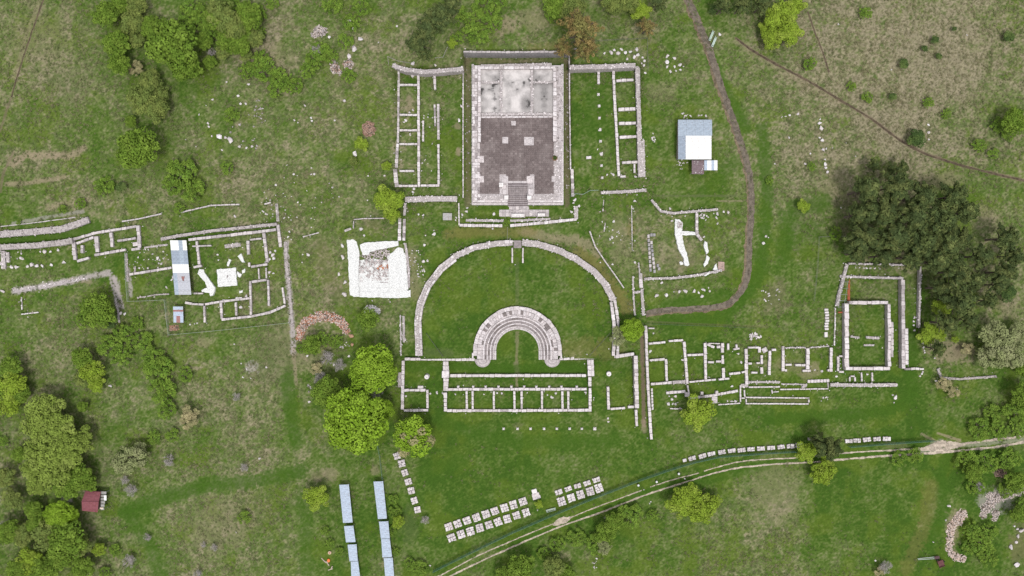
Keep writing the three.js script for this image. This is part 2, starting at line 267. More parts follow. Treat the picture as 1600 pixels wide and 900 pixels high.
const gtex = (() => {
  const C = new Float32Array(TX * TZ * 3), U = new Float32Array(TX * TZ), W = new Float32Array(TX * TZ);
  for (let j = 0; j < TZ; j++) for (let i = 0; i < TX; i++) {
    const x = X0 + (i + .5) / TX * TW, z = Z0 + (j + .5) / TZ * TD, [u, v] = toPx(x, ht(x, z), z), k = j * TX + i; U[k] = u; W[k] = v;
    const n1 = fbm(u / 62, v / 62, 3), n2 = fbm(u / 15 + 40, v / 15, 3), n3 = vn(u / 4.1 + 7, v / 3.3), n4 = vn(u / 1.5, v / 1.7 + 31), n5 = fbm(u / 36 + 200, v / 36 + 90, 3), n6 = vn(u / 2.4 + v / 5, v / 2.2);
    const tuss = fbm(u / 7 + 300, v / 7 + 13, 2);
    let d = dryAt(u, v) + (n1 - .5) * .56 + (n2 - .5) * .5 + (n3 - .5) * .3 + (n6 - .5) * .34; d = clamp(d, 0, 1);
    let q = 1; while (q < RAMP.length - 1 && RAMP[q][0] < d) q++; const A = RAMP[q - 1], B = RAMP[q], t = clamp((d - A[0]) / (B[0] - A[0]), 0, 1);
    let c0 = lerp(A[1], B[1], t), c1 = lerp(A[2], B[2], t), c2 = lerp(A[3], B[3], t);
    const y = sm(.5, .72, n5) * .45 * (1 - sm(.5, .8, d)); c0 = lerp(c0, .094, y); c1 = lerp(c1, .134, y); c2 = lerp(c2, .017, y);
    const dg = sm(.55, .72, tuss) * .5 * sm(.3, .5, d) * (1 - .8 * sm(.65, .9, d)); c0 = lerp(c0, .046, dg); c1 = lerp(c1, .08, dg); c2 = lerp(c2, .018, dg);
    const gr = 1 + ((n4 - .5) * .42 + (n6 - .5) * .3) * (.45 + .75 * d); C[3 * k] = c0 * gr; C[3 * k + 1] = c1 * gr; C[3 * k + 2] = c2 * gr;
  }
  const put = (k, c, t) => { const g = 1 + (vn(U[k] / 1.6 + 9, W[k] / 1.6) - .5) * .3; for (let q = 0; q < 3; q++) C[3 * k + q] = lerp(C[3 * k + q], c[q] * g, t); };
  const box = (x0, y0, x1, y1, f) => { // texels that may show these pixels
    const a = Pabs(x0, y0, 0), b = Pabs(x1, y1, 0), m = 7;
    const i0 = clamp(Math.floor((a.x - m - X0) / TW * TX), 0, TX), i1 = clamp(Math.ceil((b.x + m - X0) / TW * TX), 0, TX), j0 = clamp(Math.floor((a.z - m - Z0) / TD * TZ), 0, TZ), j1 = clamp(Math.ceil((b.z + m - Z0) / TD * TZ), 0, TZ);
    for (let j = j0; j < j1; j++) for (let i = i0; i < i1; i++) f(j * TX + i);
  };
  for (const [c, cx, cy, rx, ry, s] of BLOBS) box(cx - rx * 1.6, cy - ry * 1.6, cx + rx * 1.6, cy + ry * 1.6, k => {
    const d = Math.hypot((U[k] - cx) / rx, (W[k] - cy) / ry) + (fbm(U[k] / 9 + cx, W[k] / 9, 3) - .5) * 1.3 + (vn(U[k] / 2.2, W[k] / 2.2) - .5) * .5; if (d < 1.15) put(k, c, s * (1 - sm(.45, 1.15, d)));
  });
  for (const [c, w, s, ...p] of BANDS) for (let q = 2; q < p.length; q += 2) {
    const ax = p[q - 2], ay = p[q - 1], bx = p[q], by = p[q + 1], L2 = (bx - ax) ** 2 + (by - ay) ** 2, e = w * 1.9 + 3, first = q === 2, last = q === p.length - 2;
    box(Math.min(ax, bx) - e, Math.min(ay, by) - e, Math.max(ax, bx) + e, Math.max(ay, by) + e, k => {
      const u = U[k], v = W[k], t0 = ((u - ax) * (bx - ax) + (v - ay) * (by - ay)) / L2; if ((t0 < 0 && !first) || (t0 >= 1 && !last)) return;
      const t = clamp(t0, 0, 1), d = Math.hypot(u - ax - t * (bx - ax), v - ay - t * (by - ay)) / w + (fbm(u / 8 + 3, v / 8, 3) - .5) * .9 + (vn(u / 2.1, v / 2.1) - .5) * .6;
      if (d < 1.3) put(k, c, s * (1 - sm(.5, 1.3, d)));
    });
  }
  const to = c => c <= .0031308 ? c * 12.92 : 1.055 * Math.pow(c, 1 / 2.4) - .055;
  return dataTex(TX, TZ, (i, j) => { const k = 3 * (j * TX + i); return [to(C[k]), to(C[k + 1]), to(C[k + 2])]; });
})();
console.log('ground texture done');
{
  const axis = (a, b, step, far) => { const l = []; for (let t = far; t > b; t *= .72) l.push(t); const r = []; for (let x = a; x <= b + 1e-6; x += step) r.push(x); return [...l.map(x => -x), ...r, ...l.slice().reverse()]; };
  const xs = axis(-150, 150, .6, 2600), zs = axis(-88, 88, .6, 2600), nx = xs.length, nz = zs.length;
  const pos = new Float32Array(nx * nz * 3), uv = new Float32Array(nx * nz * 2), idx = new Uint32Array((nx - 1) * (nz - 1) * 6);
  for (let j = 0, k = 0; j < nz; j++) for (let i = 0; i < nx; i++, k++) { pos[3 * k] = xs[i]; pos[3 * k + 1] = ht(xs[i], zs[j]); pos[3 * k + 2] = zs[j]; uv[2 * k] = (xs[i] - X0) / TW; uv[2 * k + 1] = (zs[j] - Z0) / TD; }
  for (let j = 0, q = 0; j < nz - 1; j++) for (let i = 0; i < nx - 1; i++) { const a = j * nx + i; idx[q++] = a; idx[q++] = a + nx; idx[q++] = a + 1; idx[q++] = a + 1; idx[q++] = a + nx; idx[q++] = a + nx + 1; }
  const g = new THREE.BufferGeometry(); g.setAttribute('position', new THREE.BufferAttribute(pos, 3)); g.setAttribute('uv', new THREE.BufferAttribute(uv, 2)); g.setIndex(new THREE.BufferAttribute(idx, 1)); g.computeVertexNormals();
  const b = bumpTex.clone(); b.repeat.set(TW / 14, TD / 14); b.needsUpdate = true;
  tag(mesh('ground', g, std(lin(1, 1, 1), { map: gtex, roughness: 1, specularIntensity: .08, bumpMap: b, bumpScale: .16 })), 'grassy hillside around the ruins with dry and lush patches', 'ground', null, 'structure');
}
// a strip of road or track lying on the ground, with ragged edges
function ribbon(name, pts, wpx, mat, label, o = {}) {
  const curve = new THREE.CatmullRomCurve3(pts.map(([x, y]) => V(x, 0, y))), L = curve.getLength(), n = Math.round(L / 2.2);
  const pos = [], uv = [], idx = [], Q = 6, dy = o.dy ?? .035; let base = 0;
  for (let i = 0; i <= n; i++) {
    const t = i / n, p = curve.getPointAt(t), d = curve.getTangentAt(t), w0 = (typeof wpx === 'function' ? wpx(t) : wpx) / 2, r = o.rag ?? .25;
    const wl = w0 * (1 + (fbm(i / 3 + 7, pts[0][0], 3) - .5) * 2 * r + rr(-.3, .3) * r), wr = w0 * (1 + (fbm(i / 3 + 90, pts[0][0], 3) - .5) * 2 * r + rr(-.3, .3) * r);
    for (let q = 0; q <= Q; q++) { const f = lerp(-wl, wr, q / Q), e = P(p.x - d.z * f, p.z + d.x * f); pos.push(e.x, e.y + dy, e.z); uv.push(e.x / 4, e.z / 4); }
    if (i) for (let q = 0; q < Q; q++) { const a = base + q, b = a - Q - 1; idx.push(b, b + 1, a, b + 1, a + 1, a); }
    base += Q + 1;
  }
  const g = new THREE.BufferGeometry(); g.setAttribute('position', new THREE.Float32BufferAttribute(pos, 3)); g.setAttribute('uv', new THREE.Float32BufferAttribute(uv, 2)); g.setIndex(idx); g.computeVertexNormals();
  return tag(mesh(name, g, mat), label, o.cat ?? 'path', null, 'structure');
}
const pairs = (...f) => { const p = []; for (let i = 0; i < f.length; i += 2) p.push([f[i], f[i + 1]]); return p; };
const pathMat = std(lin(.255, .228, .20), { map: gravelTex, bumpMap: bumpTex, bumpScale: .02 }), rutMat = std(lin(.74, .67, .60), { map: gravelTex, bumpMap: bumpTex, bumpScale: .03 }), vergeMat = std(lin(.29, .24, .18), { map: gravelTex });
const PATH = pairs(1072, -8, 1093, 40, 1108, 76, 1125, 130, 1142, 177, 1154, 212, 1163, 240, 1170, 266, 1174, 300, 1174, 337, 1171, 375, 1170, 415, 1165, 442, 1154, 461, 1138, 474, 1115, 480, 1075, 483, 1035, 485, 1009, 490);
ribbon('path_verge', PATH.map(([x, y], i) => [x - (y < 470 ? 2.2 : 0), y + (y > 470 ? 1.5 : 0)]), t => 13 - 3.5 * t, vergeMat, 'worn earthen verge of the curving gravel path', { rag: .45, dy: .02 });
ribbon('gravel_path', PATH, t => 10.5 - 2.6 * t, pathMat, 'brown gravel path curving round the terrace walls', { rag: .28, dy: .045 });
const R1 = pairs(640, 920, 700, 893, 745, 869, 800, 845, 860, 820, 885, 811, 920, 797, 1003, 766), R1b = pairs(1016, 761, 1050, 750, 1092, 739), R1c = pairs(1100, 736, 1150, 722.5, 1200, 717.5, 1247, 715, 1330, 707, 1400, 703, 1462, 699, 1525, 691, 1620, 678);
const R2 = pairs(655, 925, 690, 907, 745, 880, 800, 855, 870, 825, 940, 800, 1007, 774, 1075, 752, 1137, 734, 1200, 726, 1270, 722, 1360, 714, 1462, 707, 1550, 699, 1620, 687);
for (const [p, w] of [[R1, 1.7], [R1b, 1.5], [R1c, t => 1.8 + 1.5 * sm(.35, .75, t)]]) ribbon('wheel_rut', p, w, rutMat, 'pale stony wheel rut of the lane on the fence side', { rag: .8, cat: 'track' });
ribbon('wheel_rut', R2, t => 2.4 + 1.3 * sm(.6, .85, t), rutMat, 'pale stony wheel rut of the lane on the meadow side', { rag: .7, cat: 'track' });
ribbon('lane_junction', pairs(1436, 703, 1455, 700, 1470, 697, 1490, 696, 1508, 694), t => 3 + 13 * Math.sin(Math.PI * t) ** 1.4, rutMat, 'wide patch of pale gravel where the lane forks', { rag: .35, dy: .05, cat: 'track' });
ribbon('gravel_patch', pairs(864, 820, 874, 815, 884, 812, 892, 808), t => 3 + 6 * Math.sin(Math.PI * t), rutMat, 'small patch of pale gravel in the lane below the stone pallets', { rag: .5, dy: .05, cat: 'track' });
const earthMat = std(lin(.165, .135, .10), { map: gravelTex });
ribbon('earth_track', pairs(1150, 60, 1180, 82, 1215, 102, 1260, 125, 1310, 155, 1360, 185, 1405, 218, 1440, 238, 1500, 258, 1620, 287), 2.8, earthMat, 'narrow brown earth track descending across the dry slope', { rag: .7, cat: 'track' });
ribbon('earth_track', pairs(1262, 18, 1275, 55, 1285, 80, 1295, 113), 2, earthMat, 'short brown earth track beside the yellow-green trees', { rag: .8, cat: 'track' });
ribbon('earth_track', pairs(70, -8, 48, 55, 30, 110, 18, 152), 1.6, earthMat, 'thin dark rut crossing the meadow at the far upper left', { rag: .8, cat: 'track' });
let planter;
// ---------------------------------------------------------------- temple
const boxAt = (x0, y0, x1, y1, yt, yb, c) => { // box over a pixel rectangle at its top level
  const a = Pabs(x0, y0, yt), b = Pabs(x1, y1, yt), g = new THREE.BoxGeometry(b.x - a.x, yt - yb, b.z - a.z); g.translate((a.x + b.x) / 2 - c.x, (yt + yb) / 2 - c.y, (a.z + b.z) / 2 - c.z);
  const p = g.attributes.position, n = g.attributes.normal, uv = g.attributes.uv; for (let i = 0; i < p.count; i++) uv.setXY(i, (p.getX(i) + n.getX(i) * .1 + (Math.abs(n.getX(i)) > .5 ? p.getY(i) : 0)) * .4, (p.getZ(i) + (Math.abs(n.getX(i)) > .5 ? 0 : p.getY(i))) * .4);
  return g;
};
{
  const T = thing('temple_podium', 'large rectangular temple podium with dark paving and front stairway', 'temple', null, Pabs(808, 210, Y_PIT)), c = T.c, yb = Y_PIT - .5;
  mesh('podium', mergeGeometries([boxAt(739, 102, 793.5, 316, Y_POD - .12, yb, c), boxAt(824.5, 102, 878.5, 316, Y_POD - .121, yb, c), boxAt(793.4, 102, 824.6, 286, Y_POD - .122, yb, c)]), STONE[2], T);
  mesh('base_moulding', mergeGeometries([boxAt(737, 312, 793.3, 320, Y_POD - 1.5, yb, c), boxAt(824.7, 312, 880.5, 320, Y_POD - 1.501, yb, c), boxAt(737, 100, 740.5, 312, Y_POD - 1.502, yb, c), boxAt(877, 100, 880.5, 312, Y_POD - 1.503, yb, c)]), STONE[0], T);
  for (const [x0, x1] of [[738, 793], [825, 879.5]]) for (const [y, dy] of [[314.5, 0]]) wall(T, [[x0, y], [x1, y]], 3.2, { top: Y_POD - .05, name: 'cornice', step: 9, foot: 0, mats: [STONE[0], STONE[3], STONE[6]] });
  // paving of the forepart: slabs with open joints
  { const list = [], a = Pabs(750, 184, Y_POD), b = Pabs(865.5, 303, Y_POD), st = .55;
    for (let x = a.x; x < b.x - .3; x += st) for (let z = a.z; z < b.z - .3; z += st) {
      const [u, v] = toPx(x + .4, Y_POD, z + .4); if (u > 783 && u < 834.5 && v > 275 && (u > 790 && u < 828 ? v > 284 : true)) continue;
      const w = Math.min(st, b.x - x) - .03, d = Math.min(st, b.z - z) - .03, g = new THREE.BoxGeometry(w, .16, d); g.translate(x + w / 2 - c.x, Y_POD - .085 + rr(-.012, .012) - c.y, z + d / 2 - c.z);
      let k = sm(.42, .72, fbm(u / 14 + 11, v / 11 + 60, 4)) * .5 + (rnd() < .12 ? .3 : 0); k = clamp(k, 0, 1);
      const t = lerp(.17, .30, k) * rr(.86, 1.15), col = new Float32Array(72); for (let i = 0; i < 24; i++) { col[3 * i] = t; col[3 * i + 1] = t * lerp(.83, .89, k); col[3 * i + 2] = t * lerp(.81, .86, k); }
      g.setAttribute('color', new THREE.BufferAttribute(col, 3)); list.push(g);
    }
    tag(mesh('paving', mergeGeometries(list), RUB, T), 'dark brown paving of the temple forepart', null, null, 'stuff'); }
  // lighter pads of former columns
  for (const [x0, y0, x1, y1] of [[785, 214, 794, 224], [819, 214, 834, 227], [799, 189, 806, 196], [750, 244, 756, 254], [750, 275, 756, 285], [783, 275, 794, 286], [823, 275, 834, 286], [862, 275, 868, 284]]) mesh('column_pad', boxAt(x0, y0, x1, y1, Y_POD + rr(.04, .09), Y_POD - .2, c), pick([STONE[3], STONE[2]]), T);
  const lt = { top: Y_POD + .12, foot: 0, mats: [STONE[0], STONE[1], STONE[3], STONE[4], STONE[6]] };
  walls(T, [[12, 744, 102, 744, 313]], { ...lt, step: 5, rows: 3, gap: .18, mats: [STONE[0], STONE[1], STONE[3], STONE[4], STONE[5], STONE[6]] });
  walls(T, [[11.5, 871.5, 222, 871.5, 304], [8, 750, 308, 793, 308], [9, 824, 308, 871, 308], [7, 752, 104, 862, 101.5]], { ...lt, style: 'rubble', top: Y_POD + .05, step: 7 });
  walls(T, [[9, 874.5, 105, 874.5, 222]], { ...lt, top: Y_POD - .1, style: 'rubble', col: GREYS });
  walls(T, [[7, 788, 288, 788, 304], [7, 829, 288, 829, 306]], { ...lt, name: 'stair_cheek', top: Y_POD + .25 });
  for (const [x, y] of [[791, 309], [827, 309], [783, 289]]) { const m = mesh('block', pick(BLOCKS), WHITE, T); m.position.copy(Pabs(x, y, Y_POD + .35).sub(c)); m.scale.set(1.1, .7, 1.1); }
  // inner rooms
  const cy = Y_POD + .75, ct = { top: cy, foot: 0, h: .7, mats: [STONE[0], STONE[3], STONE[6]] };
  walls(T, [[4.2, 747, 106, 868, 105.5], [4.4, 749, 104, 749, 222], [4.2, 866.5, 106, 866.5, 127], [6, 867, 127, 867, 221]], { ...ct, name: 'outer_room_wall', step: 8 });
  walls(T, [[3.6, 783, 109, 783, 180], [4, 831, 109, 831, 180], [3.4, 752, 128.5, 781, 128.5], [3, 833, 128.5, 864, 128], [4, 752, 178, 864, 178]], { ...ct, top: Y_POD + .4, name: 'partition', style: 'rubble', step: 6 });
  walls(T, [[2.4, 752, 183, 864, 182.5]], { ...ct, top: Y_POD + .15, name: 'sill', step: 8 });
  const lime = (r, ox, oy) => { const t = limeTex.clone(); t.repeat.set(.11, .11); t.offset.set(ox, oy); t.needsUpdate = true; return std(lin(r, r * .985, r * .98), { map: t, roughness: .75 }); };
  const L1 = lime(.55, 0, 0), L2 = lime(.60, .4, .2), L3 = lime(.38, .7, .6);
  for (const [x0, y0, x1, y1, m] of [[751.2, 108.2, 781.2, 127, L1], [751.2, 130, 781.2, 176, L2], [784.8, 108.2, 829, 176.2, L2], [833, 108.2, 864.2, 126.8, L1], [833, 129.5, 864, 176, L3]]) tag(mesh('room_floor', boxAt(x0, y0, x1, y1, Y_POD + .02, Y_POD - .3, c), m, T), m === L3 ? 'dull pinkish room floor' : 'whitish stained room floor');
  // the stairway
  const stepM = [std(lin(.20, .175, .18), { map: stoneTex }), std(lin(.25, .22, .22), { map: stoneTex })], nS = 12; for (let i = 0; i < nS; i++) { const t = lerp(Y_POD - .12, Y_PIT + .1, i / (nS - 1)), y0 = 286 + i * 3; mesh('step', boxAt(793.6, y0, 824.4, y0 + 3.9, t, t - .5 - (i ? 0 : .3), c), pick(stepM), T); mesh('step_edge', boxAt(793.7, y0 + 3.2, 824.3, y0 + 3.95, t + .015, t - .1, c), STONE[4], T); }
  const pl = thing('planter_shrub', 'small round shrub growing on the temple paving edge', 'shrub', null, Pabs(867, 247, Y_POD + .1));
  const b1 = new THREE.CylinderGeometry(.62, .7, .3, 18); mesh('pot', b1, std(lin(.22, .13, .08)), pl); pl.shrub = true;
  planter = pl;

  // forecourt paving and long blocks
  const F = thing('forecourt_paving', 'pinkish paved strip at the foot of the temple stairs', 'paving', null, Pabs(820, 334, Y_PIT)), fl = [];
  for (let x = 780; x < 857; x += 5.2) for (let y = 322.5; y < 343; y += 5.1) { if (y < 326 && (x < 792 || x > 825)) continue; if (x < 790 && y > 338) continue; const m = mesh('slab', boxAt(x, y, x + 5, y + 4.9, Y_PIT + .1 + rr(-.02, .04), Y_PIT - .3, F.c), pick([STONE[3], STONE[2], STONE[4]]), F); }
  for (const [x0, y0, x1, y1, l] of [[798, 333, 820.5, 340, 'long pale altar block in front of the temple steps'], [839, 332.5, 852.5, 339, 'shorter grey altar block beside the long one below the temple']]) {
    const a = thing('altar_block', l, 'altar', null, Pabs((x0 + x1) / 2, (y0 + y1) / 2, Y_PIT)); mesh('plinth', boxAt(x0, y0, x1, y1, Y_PIT + .5, Y_PIT, a.c), STONE[4], a); mesh('block', boxAt(x0 + 1.2, y0 + 1, x1 - 1.2, y1 - 1, Y_PIT + .95, Y_PIT + .5, a.c), WHITE, a);
  }
  // walls round the temple
  const R = ruin('temple_enclosure_wall', 'grey retaining wall hemming in the temple podium on three sides', 808, 84, null, 'wall');
  const concrete = std(lin(.34, .335, .34), { map: stoneTex });
  wall(R, [[724, 80.5], [790, 81.5], [889, 80.5]], 3, { top: 5.0, core: concrete, mats: [STONE[2], STONE[4]], foot: .3, name: 'back_wall' });
  walls(R, [[1.9, 723.8, 82, 723.4, 200, 723.6, 309]], { top: Y_TER + .35, name: 'side_wall', step: 6, mats: [STONE[0], STONE[1], STONE[4]] });
  walls(R, [[1.9, 889.4, 84, 890, 160, 891.6, 265]], { top: Y_TER + .35, name: 'side_wall', step: 6, mats: [STONE[0], STONE[1], STONE[4]] });
  walls(R, [[4.5, 894, 264, 895, 307]], { top: Y_TER + .3, name: 'side_wall', step: 5.5 });
  const K = ruin('forecourt_wall', 'low white stone wall closing the temple forecourt towards the theatre', 808, 348, null, 'wall');
  walls(K, [[4.5, 718, 352, 785, 352.8], [4.5, 797, 352.5, 850, 348, 901, 342.5], [2, 716.8, 317, 717.3, 352]], { h: .6, step: 6, mats: [STONE[0], STONE[6], STONE[3], STONE[1]] });
  walls(K, [[4, 728, 344, 787, 345], [3.5, 797, 345, 860, 342], [6, 900, 322, 900.5, 342]], { h: .35, style: 'rubble', step: 6, gap: .15 });
}
// ---------------------------------------------------------------- ruined porticoes beside the temple
const tidy = { h: .65, step: 8, mats: [STONE[0], STONE[1], STONE[3], STONE[0]] };
{
  const A = ruin('portico_ruin', 'foundation walls of narrow rooms left of the temple', 655, 200, 'ruined porticoes beside the temple');
  wall(A, [[612.8, 101.7], [633, 108.5], [664, 112], [694.5, 110], [724, 107]], 6.5, { top: 4.55, style: 'rubble', name: 'retaining_wall', foot: .3 });
  walls(A, [[3.9, 653.6, 117, 654.4, 292], [3, 624, 132.4, 652, 132.4], [3, 624, 179, 652, 179.5], [3, 624, 203.4, 652, 203.5], [3, 624, 225, 652, 225], [3, 624, 267, 647, 267], [3.4, 623, 290.3, 652, 290.3], [3.4, 657, 290, 686.5, 289.5], [3.2, 685, 225, 685.4, 288], [3.8, 679, 116, 679.7, 140]], tidy);
  walls(A, [[3.4, 623, 111, 621.7, 223], [4.5, 621, 224, 619, 262], [6.5, 617, 264, 620, 292]], { h: .5, step: 6.5, gap: .12, name: 'boundary_wall' });
  walls(A, [[4, 684.5, 162, 685, 218], [3, 679, 163, 680, 197], [3, 661, 188, 661, 221]], { h: .4, step: 5.5, gap: .2, name: 'stone_row' });
  const B = ruin('portico_ruin', 'foundation walls of narrow rooms right of the temple', 975, 200, 'ruined porticoes beside the temple');
  wall(B, [[890, 105], [940, 104], [993, 101.5]], 7, { top: 4.7, style: 'rubble', name: 'retaining_wall', foot: .3 });
  wall(B, [[998, 103], [1001, 180], [1003, 276]], 11.5, { top: Y_TER + 1.3, style: 'rubble', name: 'boundary_wall', step: 8 });
  walls(B, [[4.2, 958.5, 110, 960, 148, 963, 198, 967, 275], [4, 935.5, 110, 935.5, 131], [4, 963, 126, 990, 124.5], [5.2, 966, 171, 993, 170], [4.6, 967, 193, 994, 192], [4.2, 968, 214.5, 995, 213], [4, 972, 254, 997, 253], [3, 991.5, 256, 991.5, 270], [3.8, 969, 276, 978, 275.5]], tidy);
  walls(ruin('rubble_wall', 'short whitish rubble wall beside the handrail below the right portico', 975, 299, null, 'wall'), [[4.6, 939, 301, 985, 299, 1010, 296.5]], { h: .6, style: 'rubble', step: 6 });
  walls(ruin('terrace_wall', 'thick rubble terrace wall between the left portico and the white sheeted ruin', 672, 311, null, 'wall'), [[8.5, 633, 311.5, 680, 310.5, 714, 310.5], [3.6, 633, 317, 631.5, 336]], { h: 1.0, style: 'rubble', step: 7 });
  walls(ruin('rubble_wall', 'twin row of loose white blocks running down to the white sheeted ruin', 627, 358, null, 'wall'), [[5, 624.5, 340, 624, 376], [4.5, 631.5, 342, 631, 376]], { h: .5, step: 6, gap: .15 });
}
// ---------------------------------------------------------------- theatre
{
  const T = thing('theatre', 'horseshoe of stone theatre seats inside a long curved outer wall', 'theatre', null, Pabs(TC[0], TC[1], Y_STAGE)), c = T.c;
  // outer wall: left half of large blocks with an inner kerb, right half packed rubble
  const off = (pts, d) => pts.map(([x, y]) => { const a = Math.atan2(y - 10 - TC[1], x - TC[0]); return [x + Math.cos(a) * d, y + Math.sin(a) * d]; });
  const wl = { step: 7, mats: [STONE[0], STONE[1], STONE[3], STONE[2], STONE[6]] }, lv = -.05;
  const left = OUT.slice(1, 9), leftTop = OUT.slice(5, 10);
  const lvl = p => { const q = P(p[0], p[1]); return Math.max(q.y + .7, .1); };
  wall(T, off([...OUT.slice(6, 9), [801, 380]], 1), 9, { h: 1.2, name: 'outer_wall', style: 'rubble', step: 7 });
  wall(T, off([...OUT.slice(6, 9), [801, 380]], 2.4), 5, { ...wl, h: 1.3, name: 'cap_stones', step: 7, gap: .25, foot: 0 });
  wall(T, off(OUT.slice(0, 7), 2.4), 5, { ...wl, h: 1.15, name: 'outer_wall', step: 6.5, gap: .2 });
  wall(T, off(OUT.slice(0, 7), -4.6), 3.4, { ...wl, h: 1.05, name: 'inner_kerb', step: 9 });
  wall(T, off(OUT.slice(0, 7), -.8), 4.5, { h: .95, name: 'wall_fill', style: 'rubble', gap: .25, step: 7 });
  wall(T, off([[816, 380], ...OUT.slice(10, 16)], 1), 10, { h: 1.1, name: 'outer_wall', style: 'rubble', step: 6 });
  wall(T, off(OUT.slice(15, 19), 3), 4.5, { ...wl, h: 1.1, name: 'outer_wall' });
  wall(T, off(OUT.slice(15, 19), -3.4), 5, { ...wl, h: 1.0, name: 'inner_kerb', step: 9 });
  for (const x of [800.5, 817]) wall(T, [[x, 387], [x, 411]], 2.4, { h: .6, name: 'stair_wall', mats: [STONE[3]], step: 10 });
  for (let i = 0; i < 5; i++) mesh('step', (() => { const q = P(808.7, 377 + i * 2.3, .55 - i * .09), g = new THREE.BoxGeometry(2, .5, .42); g.translate(q.x - c.x, q.y - .25 - c.y, q.z - c.z); return uvTop(g, .5); })(), STONE[5], T);
  // seats: rings of wedge-shaped blocks, from outside in
  const sector = (r0, r1, a0, a1, y0, y1, N = 3) => { // a curved block
    const k = S * (1 - y1 / H), o = Pabs(TC[0], TC[1], y1), P_ = [], I = [];
    for (let i = 0; i <= N; i++) for (const [r, y] of [[r0, y0], [r0, y1], [r1, y1], [r1, y0]]) { const a = lerp(a0, a1, i / N); P_.push(o.x + Math.cos(a) * r * k - c.x, y - c.y, o.z - Math.sin(a) * r * k - c.z); }
    for (let i = 0; i < N; i++) for (let q = 0; q < 4; q++) { const a = 4 * i + q, b = 4 * i + (q + 1) % 4; I.push(a, b, a + 4, b, b + 4, a + 4); }
    I.push(0, 2, 1, 0, 3, 2, 4 * N, 4 * N + 1, 4 * N + 2, 4 * N, 4 * N + 2, 4 * N + 3);
    let g = new THREE.BufferGeometry(); g.setAttribute('position', new THREE.Float32BufferAttribute(P_, 3)); g.setIndex(I); g = g.toNonIndexed(); g.computeVertexNormals(); return uvTop(g, .5);
  };
  const straight = (r0, r1, side, v0, v1, y0, y1) => { const a = Pabs(TC[0] + side * r0, TC[1] + v0, y1), b = Pabs(TC[0] + side * r1, TC[1] + v1, y1), g = new THREE.BoxGeometry(Math.abs(b.x - a.x), y1 - y0, b.z - a.z); g.translate((a.x + b.x) / 2 - c.x, (y0 + y1) / 2 - c.y, (a.z + b.z) / 2 - c.z); return uvTop(g.toNonIndexed(), .5); };
  const Ys = Y_STAGE, D = [STONE[5], std(lin(.38, .35, .35), { map: stoneTex }), std(lin(.24, .215, .21), { map: stoneTex })], Lm = [STONE[0], STONE[1], STONE[3]], M = [STONE[1], STONE[0], STONE[3], STONE[2]];
  // [r outer, r inner, height, block length px, materials, ends at]
  const rings = [[69, 63.4, 2.25, 9, M, 8, 'outer_ring'], [63.1, 57, 1.75, 4.5, M, 13, 'gangway'], [56.8, 54.2, 1.78, 8, [STONE[3], STONE[2]], 13, 'gangway'], [54, 51.4, 2.1, 9, Lm, 14, 'seat_back'], [51.2, 48.4, 1.42, 10, D, 14, 'seat'], [48.2, 46.2, 1.5, 10, Lm, 14, 'seat_edge'], [46, 43.2, .95, 10, D, 14, 'seat'], [43, 41, 1.02, 10, Lm, 14, 'seat_edge'], [40.8, 38.2, .5, 10, D, 14, 'seat'], [38, 36.3, .58, 10, Lm, 14, 'seat_edge'], [36, 33.2, .16, 10, M, 14, 'footrest']];
  for (const [ro, ri, hh, bl, mats, end, nm] of rings) {
    const yt = Ys + hh, core = mesh('seat_tier', mergeGeometries([sector(ro - .15, ri + .15, 0, Math.PI, Ys - .4, yt - .12, 40), straight(ro - .15, ri + .15, 1, 0, end, Ys - .4, yt - .121), straight(ro - .15, ri + .15, -1, 0, end, Ys - .4, yt - .122)]), CORE, T);
    const n = Math.round(Math.PI * (ro + ri) / 2 / bl);
    let a = 0; const cuts = [0]; for (let i = 1; i < n; i++) cuts.push((i + rr(-.22, .22)) / n); cuts.push(1);
    for (let i = 0; i < n; i++) { const g = .004 * 60 / ro, j = ro > 60 ? rr(-.5, .8) : rr(-.1, .1); mesh(nm === 'gangway' ? 'slab' : nm === 'outer_ring' ? 'block' : nm + '_block', sector(ro + j, ri + (nm === 'gangway' ? rr(-.2, .2) : 0), cuts[i] * Math.PI + g, cuts[i + 1] * Math.PI - g, yt - .3, yt + rr(-.03, .04)), nm === 'gangway' && rnd() < (ro > 60 ? .2 : .08) ? D[2] : pick(mats), core); nBlocks++; }
    for (const s of [-1, 1]) { const m = end > 9 ? 2 : 1; for (let i = 0; i < m; i++) mesh(nm === 'gangway' ? 'slab' : nm === 'outer_ring' ? 'block' : nm + '_block', straight(ro, ri, s, i * end / m + .2, (i + 1) * end / m, yt - .3, yt + rr(-.02, .03)), pick(mats), core); }
  }
  // rounded flights of steps at both ends
  for (const s of [-1, 1]) for (let i = 0; i < 5; i++) {
    const r = (12.5 - i * 2.1) * S, y1 = Ys + .3 + i * .3, o = Pabs(TC[0] + s * 54.5, TC[1] + 13.5, y1), N = 14, sh = new THREE.Shape(); sh.absarc(0, 0, r, 0, Math.PI, false);
    const g = new THREE.ExtrudeGeometry(sh, { depth: .55, bevelEnabled: false, curveSegments: N }); g.rotateX(Math.PI / 2); g.translate(o.x - c.x, y1 - c.y, o.z - c.z); mesh('curved_step', uvTop(g, .5), i % 2 ? STONE[2] : STONE[4], T);
  }
  // end walls of the seating
  walls(T, [[4.4, 632, 561, 690, 561.5, 742, 562], [4.4, 874, 561, 922, 559, 962, 557.5], [5, 962, 557.2, 991, 553]], { h: 1.35, top: Y_STAGE + 1.6, name: 'end_wall', step: 8, mats: tidy.mats });
  for (const x of [738.5, 877]) wall(T, [[x, 551], [x, 560]], 2.4, { top: Y_STAGE + 2.2, name: 'end_pillar', mats: [STONE[0]] });

